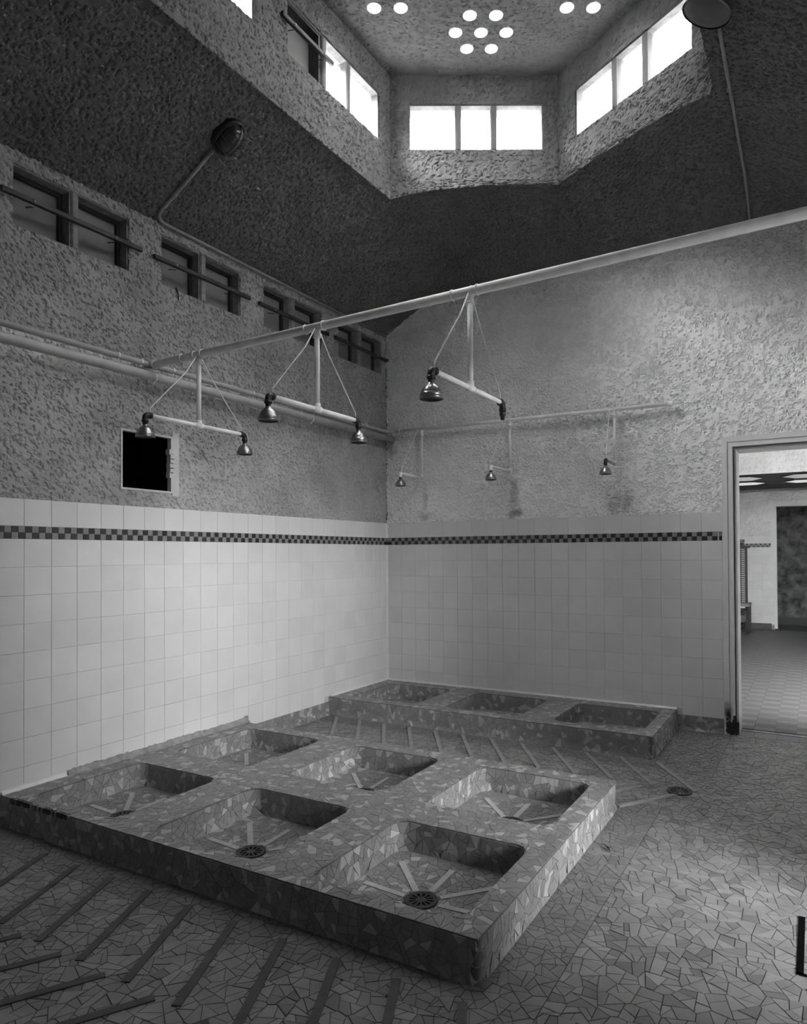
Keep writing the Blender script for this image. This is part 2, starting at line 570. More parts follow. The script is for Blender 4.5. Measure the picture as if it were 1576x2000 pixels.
def subtract(polys, hole):
    """polygons minus one convex counter-clockwise polygon"""
    hx0, hx1 = min(p[0] for p in hole), max(p[0] for p in hole)
    hy0, hy1 = min(p[1] for p in hole), max(p[1] for p in hole)
    out = []
    for poly in polys:
        if max(p[0] for p in poly) <= hx0 or min(p[0] for p in poly) >= hx1 or max(p[1] for p in poly) <= hy0 or min(p[1] for p in poly) >= hy1:
            out.append(poly); continue
        rest = poly
        for i in range(len(hole)):
            p, q = hole[i], hole[(i + 1) % len(hole)]
            nx, ny = q[1] - p[1], -(q[0] - p[0])
            c = nx * p[0] + ny * p[1]
            o = clip(rest, -nx, -ny, -c)
            if len(o) >= 3 and abs(area(o)) > 4e-5: out.append(o)
            rest = clip(rest, nx, ny, c)
            if len(rest) < 3: break
    return out


def intersect(polys, conv):
    out = []
    for poly in polys:
        rest = poly
        for i in range(len(conv)):
            p, q = conv[i], conv[(i + 1) % len(conv)]
            nx, ny = q[1] - p[1], -(q[0] - p[0])
            rest = clip(rest, nx, ny, nx * p[0] + ny * p[1])
            if len(rest) < 3: break
        if len(rest) >= 3 and abs(area(rest)) > 4e-5: out.append(rest)
    return out


def inset(poly, d):
    if area(poly) < 0: poly = poly[::-1]
    # drop near-duplicate corners first
    pp = [p for i, p in enumerate(poly) if math.hypot(p[0] - poly[i - 1][0], p[1] - poly[i - 1][1]) > 1e-4]
    rest = pp
    for i in range(len(pp)):
        p, q = pp[i], pp[(i + 1) % len(pp)]
        l = math.hypot(q[0] - p[0], q[1] - p[1])
        nx, ny = (q[1] - p[1]) / l, -(q[0] - p[0]) / l
        rest = clip(rest, nx, ny, nx * p[0] + ny * p[1] - d)
        if len(rest) < 3: return None
    rest = [p for i, p in enumerate(rest) if math.hypot(p[0] - rest[i - 1][0], p[1] - rest[i - 1][1]) > 2e-4]
    if len(rest) < 3 or abs(area(rest)) < 5e-5: return None
    return rest


def rect(x0, x1, y0, y1):
    return [(x0, y0), (x1, y0), (x1, y1), (x0, y1)]


def rrect(x0, x1, y0, y1, r, n=4):
    out = []
    for cx, cy, a0 in ((x1 - r, y0 + r, -PI / 2), (x1 - r, y1 - r, 0), (x0 + r, y1 - r, PI / 2), (x0 + r, y0 + r, PI)):
        for k in range(n + 1):
            a = a0 + PI / 2 * k / n
            out.append((cx + r * math.cos(a), cy + r * math.sin(a)))
    return out


def emit_pieces(parent, name, pieces, m, limit=300, thick=.006):
    """pieces: list of (top pts (n,3), base pts (n,3), tone). The largest in view become objects, the rest one stuff part"""
    score = []
    for T, B, tone in pieces:
        pr, z = project(T)
        n = np.zeros(3)
        for i in range(1, len(T) - 1):
            n += np.cross(T[i] - T[0], T[i + 1] - T[0])
        c = T.mean(0)
        if z.min() < .1 or (CL - c) @ n <= 0:
            score.append(-1); continue
        cx, cy = pr.mean(0)
        if not (5 < cx < IW - 5 and 5 < cy < IH - 5):
            score.append(-1); continue
        score.append(abs(area([tuple(p) for p in pr])))
    order = sorted(range(len(pieces)), key=lambda i: -score[i])
    chosen = {i for i in order[:limit] if score[i] > 60}

    def put(b, T, B, tone):
        o = b.verts(T); k = len(T); o2 = b.verts(B)
        b.poly(range(o, o + k), m, tone)
        for i in range(k):
            j = (i + 1) % k
            b.poly((o2 + i, o2 + j, o + j, o + i), m, tone * .85)
    rest = Buf()
    for i, (T, B, tone) in enumerate(pieces):
        if i in chosen:
            b = Buf(); put(b, T, B, tone)
            ob = b.build(name, parent)
        else:
            put(rest, T, B, tone)
    if rest.n:
        ob = rest.build(name + '_field', parent)
        ob['kind'] = 'stuff'
    return len(chosen)


def lay(polys, fn, tonefn, joint, h, jitter, R, out):
    """map 2-D pieces through fn(u,v,height)->3D and append"""
    for p in polys:
        q = inset(p, joint / 2)
        if not q: continue
        hh = h + R.uniform(-jitter, jitter)
        tx, ty = R.gauss(0, jitter * 10), R.gauss(0, jitter * 10)
        c = centroid(q)
        T = np.array([fn(a, b_, hh + tx * (a - c[0]) + ty * (b_ - c[1])) for a, b_ in q])
        B = np.array([fn(a, b_, -.004) for a, b_ in q])
        out.append((T, B, tonefn(c, R)))


# ================================================================== STRUCTURE
W = 4.12            # room width
YF = -6.9           # wall behind the camera
ZT = 1.672          # top of the tiled dado
ZB0, ZB1 = 1.46, 1.527
ZV = 3.50           # springing of the ceiling


def zc(x, y):
    """height of the coved ceiling: side slopes flattening towards the lantern, hipped at the back wall"""
    x = np.asarray(x, float); y = np.asarray(y, float)
    s = np.minimum(x, W - x)
    a = np.interp(s, [-.3, 0, .3, .6, .90, 1.05, 1.25, 1.6, 2.06], [3.335, 3.50, 3.665, 3.83, 3.972, 4.02, 4.06, 4.09, 4.10])
    c = 3.80 + .40 * np.maximum(-y, -.3)
    k = .05
    h = np.clip(.5 + .5 * (c - a) / k, 0, 1)
    return c * (1 - h) + a * h - k * h * (1 - h)


# ---- left wall ------------------------------------------------------
WIN_Y = [(-3.600, -3.273, -3.233, -2.900), (-2.658, -2.335, -2.289, -1.960), (-1.715, -1.405, -1.352, -1.018), (-.774, -.468, -.414, -.088)]
WZ0, WZ1 = 3.11, 3.435
VENT = (-2.958, -2.578, 1.772, 2.139)
lw = Buf()
lholes = [(-y[3], -y[0], WZ0, WZ1) for y in WIN_Y] + [(2.578, 2.958, 1.772, 2.139)]
LO, LU, LV, LN = (0, 0, 0), (0, -1, 0), (0, 0, 1), (1, 0, 0)
slab(lw, LO, LU, LV, LN, (-.3, 6.95), (-.12, 3.75), (-.28, -.024), M_CONC, lholes)
slab(lw, LO, LU, LV, LN, (0, 6.9), (-.05, ZT), (-.03, -.004), M_GROUT_W)
slab(lw, LO, LU, LV, LN, (4.2, 6.9), (.0, ZT), (-.02, .0), M_WHITE)
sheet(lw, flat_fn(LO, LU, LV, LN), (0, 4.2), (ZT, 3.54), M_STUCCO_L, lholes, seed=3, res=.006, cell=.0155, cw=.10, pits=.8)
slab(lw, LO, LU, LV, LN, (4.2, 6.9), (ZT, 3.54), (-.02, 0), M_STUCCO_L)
# duct behind the square opening, its inner shade painted near-black
slab(lw, (-.28, 0, 0), LU, LV, LN, (2.5, 3.05), (1.7, 2.2), (-.42, -.40), M_HOLE)
for a in ((2.5, 2.578), (2.958, 3.05)):
    slab(lw, (-.28, 0, 0), LU, LV, LN, a, (1.7, 2.2), (-.4, 0), M_HOLE)
for a in ((1.7, 1.772), (2.139, 2.2)):
    slab(lw, (-.28, 0, 0), LU, LV, LN, (2.5, 3.05), a, (-.4, 0), M_HOLE)
wall_left = tag(lw.build('wall_left'), kind='structure')

# ---- back wall ------------------------------------------------------
DX0, DX1, DZ = 3.118, 3.99, 2.134      # clear opening of the doorway
bw = Buf()
BO, BU, BV, BN = (0, 0, 0), (1, 0, 0), (0, 0, 1), (0, -1, 0)
bholes = [(3.03, 4.08, -.2, 2.228)]
slab(bw, BO, BU, BV, BN, (-.28, W + .3), (-.12, 4.35), (-.22, -.036), M_CONC, bholes)
slab(bw, BO, BU, BV, BN, (0, 3.02), (-.05, ZT), (-.03, -.004), M_GROUT_W)
sheet(bw, flat_fn(BO, BU, BV, BN), (0, 3.02), (ZT, 2.24), M_STUCCO_B, (), seed=11, res=.0055, amp=.015, cw=.11, cell=.0175)
sheet(bw, flat_fn(BO, BU, BV, BN), (0, W), (2.24, 3.82), M_STUCCO_B, (), seed=11, res=.0055, amp=.015, cw=.11, cell=.0175)
wall_back = tag(bw.build('wall_back'), kind='structure')

# ---- right wall with the outside doorway, wall behind the camera ------
RD0, RD1, RDZ = -3.40, -2.55, 2.1
rw = Buf()
RO, RU, RV, RN = (W, 0, 0), (0, 1, 0), (0, 0, 1), (-1, 0, 0)
slab(rw, RO, RU, RV, RN, (YF, .3), (-.12, 3.75), (-.28, 0), M_STUCCO, [(RD0, RD1, -.2, RDZ)])
slab(rw, RO, RU, RV, RN, (YF, 0), (0, ZT), (-.01, .006), M_WHITE, [(RD0, RD1, -.2, RDZ)])
wall_right = tag(rw.build('wall_right'), kind='structure')
fw = Buf()
fw.box((-.28, YF - .25, -.12), (W + .28, YF, 4.4), M_STUCCO)
wall_front = tag(fw.build('wall_front'), kind='structure')

# ---- vaulted ceiling with the lantern opening --------------------------
HC = np.array([2.0130, -2.0110]); HA = 1.2385
LX0 = HC[0] - HA * math.sqrt(3) / 2                       # left lantern wall
P1 = np.array([LX0, HC[1] + HA / 2])
P2 = np.array([HC[0], HC[1] + HA])
P3 = P2 + np.array([math.sqrt(3) / 2, -.5]) * 1.32
LX1 = P3[0]
LYE = -4.3                                                # far end of the lantern, behind the camera
ZL = 4.90


def vault_fn(xy):
    def fn(u, v):
        X, Y = xy(u, v)
        e = 1e-3
        dx = (zc(X + e, Y) - zc(X - e, Y)) / (2 * e)
        dy = (zc(X, Y + e) - zc(X, Y - e)) / (2 * e)
        Nn = np.stack([dx, dy, -np.ones_like(dx)], -1)
        Nn /= np.linalg.norm(Nn, axis=1)[:, None]
        return np.stack([X, Y, zc(X, Y)], -1), Nn
    return fn


def edge_y(x):
    return np.where(x < P2[0], P1[1] + (x - P1[0]) * (P2[1] - P1[1]) / (P2[0] - P1[0]), P2[1] + (x - P2[0]) * (P3[1] - P2[1]) / (P3[0] - P2[0]))


vb = Buf()
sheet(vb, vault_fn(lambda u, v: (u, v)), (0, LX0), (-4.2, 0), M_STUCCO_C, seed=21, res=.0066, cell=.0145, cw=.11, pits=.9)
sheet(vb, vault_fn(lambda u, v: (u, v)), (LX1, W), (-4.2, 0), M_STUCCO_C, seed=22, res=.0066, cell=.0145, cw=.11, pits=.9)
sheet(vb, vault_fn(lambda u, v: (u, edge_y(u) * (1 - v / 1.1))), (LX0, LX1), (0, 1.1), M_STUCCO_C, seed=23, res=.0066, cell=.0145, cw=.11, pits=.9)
# shell above it
xs = np.concatenate([np.linspace(-.28, LX0 - .03, 15), np.linspace(LX0 - .03, LX1 + .03, 25)[1:], np.linspace(LX1 + .03, W + .28, 15)[1:]])


def shell(x0, x1, ya0, ya1, yb0, yb1):
    ks = np.linspace(0, 1, 14) if ya1 > 0 else [0, 1]
    for k0, k1 in zip(ks[:-1], ks[1:]):
        shell1(x0, x1, ya0 + (ya1 - ya0) * k0, ya0 + (ya1 - ya0) * k1, yb0 + (yb1 - yb0) * k0, yb0 + (yb1 - yb0) * k1)


def shell1(x0, x1, ya0, ya1, yb0, yb1):
    zz_ = [float(zc(x, y)) + .03 for x, y in ((x0, ya0), (x1, yb0), (x1, yb1), (x0, ya1))]
    o = vb.verts([(x0, ya0, zz_[0]), (x1, yb0, zz_[1]), (x1, yb1, zz_[2]), (x0, ya1, zz_[3]), (x0, ya0, zz_[0] + .2), (x1, yb0, zz_[1] + .2), (x1, yb1, zz_[2] + .2), (x0, ya1, zz_[3] + .2)])
    vb.quads([[o + i for i in f] for f in ((0, 3, 2, 1), (4, 5, 6, 7), (0, 1, 5, 4), (1, 2, 6, 5), (2, 3, 7, 6), (3, 0, 4, 7))], M_STUCCO_C)


for a, c in zip(xs[:-1], xs[1:]):
    mid = (a + c) / 2
    if mid < LX0 - .03 or mid > LX1 + .03:
        shell(a, c, YF - .2, -.9, YF - .2, -.9)
        shell(a, c, -.9, .25, -.9, .25)
    else:
        shell(a, c, float(edge_y(np.float64(a))) + .05, .25, float(edge_y(np.float64(c))) + .05, .25)
        shell(a, c, YF - .2, LYE, YF - .2, LYE)
ceiling = tag(vb.build('ceiling'), kind='structure')

# ---- lantern walls and roof ----------------------------------------------
LZ0, LZ1 = 4.350, 4.6875           # window sill and head
PW1, PW2, PG = .3355, .2095, .0533  # wide pane, narrow pane, mullion


def pane_ranges(c):
    a = PW2 / 2; b_ = a + PG; d = b_ + PW1
    return [(c - d, c - b_), (c - a, c + a), (c + b_, c + d)]


def unit(v):
    return v / np.linalg.norm(v)


FACES = []
# left wall of the lantern: u runs towards the corner P1
uL = np.array([0, 1.0]); nL = np.array([1.0, 0])
FACES.append(dict(o=np.array([LX0, LYE]), u=uL, n=nL, L=P1[1] - LYE, c=[-2.030 - LYE, -3.30 - LYE], fine=2.2))
t1 = unit(P2 - P1); n1 = np.array([t1[1], -t1[0]])
FACES.append(dict(o=P1, u=t1, n=n1, L=np.linalg.norm(P2 - P1), c=[HA / 2 + .015], fine=9))
t2 = unit(P3 - P2); n2 = np.array([t2[1], -t2[0]])
FACES.append(dict(o=P2, u=t2, n=n2, L=np.linalg.norm(P3 - P2), c=[HA / 2 + .057], fine=9))
FACES.append(dict(o=P3, u=np.array([0, -1.0]), n=np.array([-1.0, 0]), L=P3[1] - LYE, c=[P3[1] + 2.05, P3[1] + 3.30], fine=1.5))

lanterns = []
win_no = 5
SIDE_NAMES = ['left', 'end', 'end', 'right']
lan = Buf()
for fi, F in enumerate(FACES):
    o3 = np.array([F['o'][0], F['o'][1], 0]); U3 = np.array([F['u'][0], F['u'][1], 0]); N3 = np.array([F['n'][0], F['n'][1], 0]); V3 = np.array([0, 0, 1.0])
    holes = []
    for c in F['c']:
        r = pane_ranges(c)
        holes.append((r[0][0], r[2][1], LZ0, LZ1))
    slab(lan, o3, U3, V3, N3, (-.035, F['L'] + .035), (4.0 if fi in (0, 3) else 4.112, ZL + .25), (-.16, -.022), M_CONC, holes)
    ua, ub = (0, F['L'])
    f0, f1 = (max(0, F['L'] - F['fine']), F['L']) if fi == 0 else (0, min(F['L'], F['fine']))
    fn = flat_fn(o3, U3, V3, N3)
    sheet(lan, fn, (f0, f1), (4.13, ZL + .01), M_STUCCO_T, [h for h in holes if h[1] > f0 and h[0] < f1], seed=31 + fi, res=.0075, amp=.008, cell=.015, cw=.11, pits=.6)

    def low_fn(u, v, o3=o3, U3=U3, N3=N3):
        X = o3[0] + u * U3[0]
        zb = zc(X, o3[1] + u * U3[1]) - .004
        z = zb + (4.13 - zb) * v / .14
        return np.stack([X, o3[1] + u * U3[1], z], -1), np.broadcast_to(N3, (len(u), 3))
    sheet(lan, low_fn, (f0, f1), (0, .14), M_STUCCO_T, (), seed=31 + fi, res=.0075, amp=.008, cell=.015, cw=.11, pits=.6)
    if f0 > 0: slab(lan, o3, U3, V3, N3, (0, f0), (3.96, ZL), (-.012, 0), M_STUCCO_T, holes)
    if f1 < F['L']: slab(lan, o3, U3, V3, N3, (f1, F['L']), (3.96, ZL), (-.012, 0), M_STUCCO_T, holes)
    F['holes'] = holes; F['o3'] = o3; F['U3'] = U3; F['N3'] = N3
lan.box((LX0 - .1, LYE - .15, 3.9), (LX1 + .1, LYE, ZL + .1), M_STUCCO_T)
wall_lantern = tag(lan.build('wall_lantern'), kind='structure')

# roof of the lantern with clusters of round lens openings
CL_C = [(2.06 + .72 * math.cos(math.radians(a)), -2.06 + .72 * math.sin(math.radians(a))) for a in (60, 120, 180, 240)]
LENS_R = .046
LENSES = []
for ci, (cx, cy) in enumerate(CL_C):
    LENSES.append((ci, cx, cy))
    for k in range(6):
        a = math.radians(30 + 60 * k)
        LENSES.append((ci, cx + .172 * math.cos(a), cy + .172 * math.sin(a)))
rh = [(x, y, LENS_R) for _, x, y in LENSES]
rf = Buf()
RFN = flat_fn((0, 0, ZL), (1, 0, 0), (0, 1, 0), (0, 0, -1))
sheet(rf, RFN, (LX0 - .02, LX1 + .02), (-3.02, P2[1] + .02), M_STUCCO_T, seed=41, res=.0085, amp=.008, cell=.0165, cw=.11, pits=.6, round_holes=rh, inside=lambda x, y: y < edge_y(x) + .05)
sheet(rf, flat_fn((0, 0, ZL + .04), (1, 0, 0), (0, 1, 0), (0, 0, -1)), (LX0 - .16, LX1 + .16), (-3.02, P2[1] + .2), M_CONC, seed=41, res=.0215, amp=0, round_holes=[(x, y, r + .004) for x, y, r in rh], inside=lambda x, y: y < edge_y(x) + .26)
rf.box((LX0 - .16, LYE - .15, ZL), (LX1 + .16, -3.01, ZL + .1), M_STUCCO_T)
ceiling_lantern = tag(rf.build('ceiling_lantern'), kind='structure')

# ---- floor base, outside ground -------------------------------------------
fb = Buf()
fb.box((-.28, YF - .2, -.2), (W + .28, .0, -.0035), M_GROUT_D)
floor = fb.build('floor')
tag(floor, kind='structure')

# unseen parapet added round the lantern to block low sky light
pp = Buf()
PZ = 5.14
pp.box((-.45, YF - .3, 3.6), (-.28, .4, PZ), M_CONC); pp.box((W + .28, YF - .3, 3.6), (W + .45, .4, PZ), M_CONC)
pp.box((-.45, .25, 3.6), (W + .45, .42, PZ), M_CONC); pp.box((-.45, YF - .45, 3.6), (W + .45, YF - .25, PZ), M_CONC)
tag(pp.build('wall_added_parapet'), kind='structure')
# unseen box added beyond the right doorway to keep sky out around its area lamp
lb = Buf()
LX, LYA, LYB, LZZ = 9.3, -6.9, -1.4, 3.3
lb.box((W + .28, LYA, -.12), (LX, LYB, -.004), M_GROUND)
lb.box((W + .28, LYA, LZZ), (LX + .2, LYB, LZZ + .2), M_CONC)
lb.box((W + .28, LYA - .2, -.12), (LX + .2, LYA, LZZ + .2), M_CONC)
lb.box((W + .28, LYB, -.12), (LX + .2, LYB + .2, LZZ + .2), M_CONC)
lb.box((LX, LYA, -.12), (LX + .2, LYB, LZZ + .2), M_CONC)
tag(lb.build('wall_light_box'), kind='structure')

# daylight portals at the openings
for F in FACES:
    for h in F['holes']:
        c = F['o3'] + F['U3'] * (h[0] + h[1]) / 2 + np.array([0, 0, (LZ0 + LZ1) / 2]) - F['N3'] * .15
        portal(tuple(c), tuple(F['N3']), h[1] - h[0], LZ1 - LZ0)

# ================================================================== WALL TILES
def tile_mesh(name, w, h, t, bev, m):
    """a tile lying in its local XZ plane, front towards -Y, origin at lower left"""
    b = Buf()
    g = .0007
    o = b.verts([(g, 0, g), (w - g, 0, g), (w - g, 0, h - g), (g, 0, h - g),
                 (g, -t + bev, g), (w - g, -t + bev, g), (w - g, -t + bev, h - g), (g, -t + bev, h - g),
                 (g + bev, -t, g + bev), (w - g - bev, -t, g + bev), (w - g - bev, -t, h - g - bev), (g + bev, -t, h - g - bev)])
    for A, B in ((0, 4), (4, 8)):
        b.quads([[o + A + k, o + A + (k + 1) % 4, o + B + (k + 1) % 4, o + B + k] for k in range(4)], m)
    b.quads([[o + 8, o + 9, o + 10, o + 11]], m)
    ob = b.build(name)
    me = ob.data
    bpy.data.objects.remove(ob)
    return me


MESHES = {}


def put_tile(kind, w, h, m, parent, wallkind, u, z, t=.006, name='tile', out=0.0):
    key = (kind, round(w, 4), round(h, 4))
    if key not in MESHES:
        MESHES[key] = tile_mesh(name, w, h, t, .0009, m)
    o = bpy.data.objects.new(name, MESHES[key])
    col.objects.link(o)
    o.parent = parent
    if wallkind == 'back':        # u runs along +X, front faces -Y
        o.location = (u, -out + .0, z)
        o.rotation_euler = (rng.gauss(0, .0025), 0, rng.gauss(0, .0025))
    elif wallkind == 'left':      # u runs along -Y, front faces +X : local X -> +Y
        o.location = (out, -u - w, z)
        o.rotation_euler = (rng.gauss(0, .0025), 0, PI / 2 + rng.gauss(0, .0025))
    elif wallkind == 'far':
        o.location = (u, 8.0 - out, z)
    return o


TP = .15
# left wall: joints at .0896 + .15 k from the corner
lcols = [0.022, .0896] + [.0896 + TP * k for k in range(1, 28)]
rows = [(ZB0 - TP * (k + 1), TP) for k in range(9)] + [(ZB1, ZT - ZB1)]
for i in range(len(lcols) - 1):
    u0, u1 = lcols[i], lcols[i + 1]
    for (z0, h) in rows:
        base = .11
        yc = -(u0 + u1) / 2
        if yc < -1.9: base = .158
        elif yc > -.94: base = .160
        zz0, hh = z0, h
        if z0 < base:
            zz0 = base; hh = z0 + h - base
            if hh < .02: continue
        put_tile('white', u1 - u0, hh, M_TILE, wall_left, 'left', u0, zz0, out=-.0044)
# back wall: joints at 3.0192 - .15 k
bcols = sorted([3.0192 - TP * k for k in range(0, 20)] + [.022])
for i in range(len(bcols) - 1):
    u0, u1 = bcols[i], bcols[i + 1]
    for (z0, h) in rows:
        base = .160 if (u0 + u1) / 2 < 2.67 else .11
        zz0, hh = z0, h
        if z0 < base:
            zz0 = base; hh = z0 + h - base
            if hh < .02: continue
        put_tile('white', u1 - u0, hh, M_TILE, wall_back, 'back', u0, zz0, out=-.0044)
# chequered band
MP, MH = .0366, (ZB1 - ZB0) / 2
for k in range(int(4.2 / MP)):
    for r in range(2):
        m = M_MOS_D if (k + r) % 2 == 0 else M_MOS_M
        put_tile('mosd' if (k + r) % 2 == 0 else 'mosm', MP, MH, m, wall_left, 'left', .02 + k * MP, ZB0 + r * MH, name='mosaic_tile', out=-.0035)
for k in range(int(3.0 / MP)):
    for r in range(2):
        m = M_MOS_D if (k + r) % 2 == 0 else M_MOS_M
        put_tile('mosd' if (k + r) % 2 == 0 else 'mosm', MP, MH, m, wall_back, 'back', .02 + k * MP, ZB0 + r * MH, name='mosaic_tile', out=-.0035)
put_tile('mosd', .02, MH, M_MOS_D, wall_back, 'back', 2.996, ZB0, name='mosaic_tile', out=-.0035)
put_tile('mosm', .02, MH, M_MOS_M, wall_back, 'back', 2.996, ZB0 + MH, name='mosaic_tile', out=-.0035)


def cove_piece(parent, p0, p1, nA, nB, r, name='cove_piece'):
    """concave quarter-round trim piece between two faces with normals nA, nB"""
    b = Buf()
    p0, p1, nA, nB = [np.asarray(k, float) for k in (p0, p1, nA, nB)]
    k = 7
    prof = [nA * r * (1 - math.sin(a)) + nB * r * (1 - math.cos(a)) for a in np.linspace(0, PI / 2, k)]
    g = unit(p1 - p0) * .0007
    A = b.verts([p0 + g + q for q in prof] + [p0 + g]); B = b.verts([p1 - g + q for q in prof] + [p1 - g])
    for i in range(k - 1):
        b.quads([[A + i, A + i + 1, B + i + 1, B + i]], M_TILE)
    b.poly([A + i for i in range(k + 1)], M_TILE); b.poly([B + i for i in range(k + 1)][::-1], M_TILE)
    o = b.build(name, parent, smooth=False)
    return o


# corner cove of the two walls
tr1 = empty('trim_1'); tag(tr1, kind='structure')
zz = [.16] + [ZB0 - TP * k for k in range(8, -1, -1)]
for a, c in zip(zz[:-1], zz[1:]):
    cove_piece(tr1, (0, 0, a), (0, 0, c), (1, 0, 0), (0, -1, 0), .026)
cove_piece(tr1, (0, 0, ZB1), (0, 0, ZT), (1, 0, 0), (0, -1, 0), .026)
b = Buf()
for r in range(2):
    b.box((.0, -.024, ZB0 + r * MH + .001), (.024, 0, ZB0 + (r + 1) * MH - .001), M_MOS_D if r == 0 else M_MOS_M)
b.build('mosaic_corner', tr1)

# ================================================================== SHOWER TRAYS
class Path:
    def __init__(self, pts, closed):
        self.p = [np.array(q, float) for q in pts]
        if closed: self.p.append(self.p[0])
        self.s = [0.0]
        for a, c in zip(self.p[:-1], self.p[1:]):
            self.s.append(self.s[-1] + float(np.linalg.norm(c - a)))
        self.L = self.s[-1]
        self.sa = np.array(self.s)

    def at(self, u, side):
        u = min(max(u, 0), self.L - 1e-9)
        i = int(np.searchsorted(self.sa, u, side='right') - 1)
        i = min(i, len(self.p) - 2)
        t = (u - self.s[i]) / max(self.s[i + 1] - self.s[i], 1e-9)
        d = self.p[i + 1] - self.p[i]
        d = d / np.linalg.norm(d)
        return self.p[i] * (1 - t) + self.p[i + 1] * t, np.array([-d[1], d[0]]) * side


def wall_map(path, side, zt, zb, rc):
    Lv = (zt - zb) - rc

    def fn(u, v, h):
        p, n = path.at(u, side)
        if v <= Lv:
            q = p + n * h; return (q[0], q[1], zt - v)
        a = min((v - Lv) / rc, PI / 2)
        off = rc * (1 - math.cos(a)); z = zt - Lv - rc * math.sin(a)
        q = p + n * (off + h * math.cos(a))
        return (q[0], q[1], z + h * math.sin(a))
    return fn, Lv + rc * PI / 2


BAS_X = [(.150, .795), (1.048, 1.690), (1.948, 2.590)]


def tone_tray(c, R):
    return R.uniform(.32, .40) if R.random() < .16 else R.uniform(.185, .24)


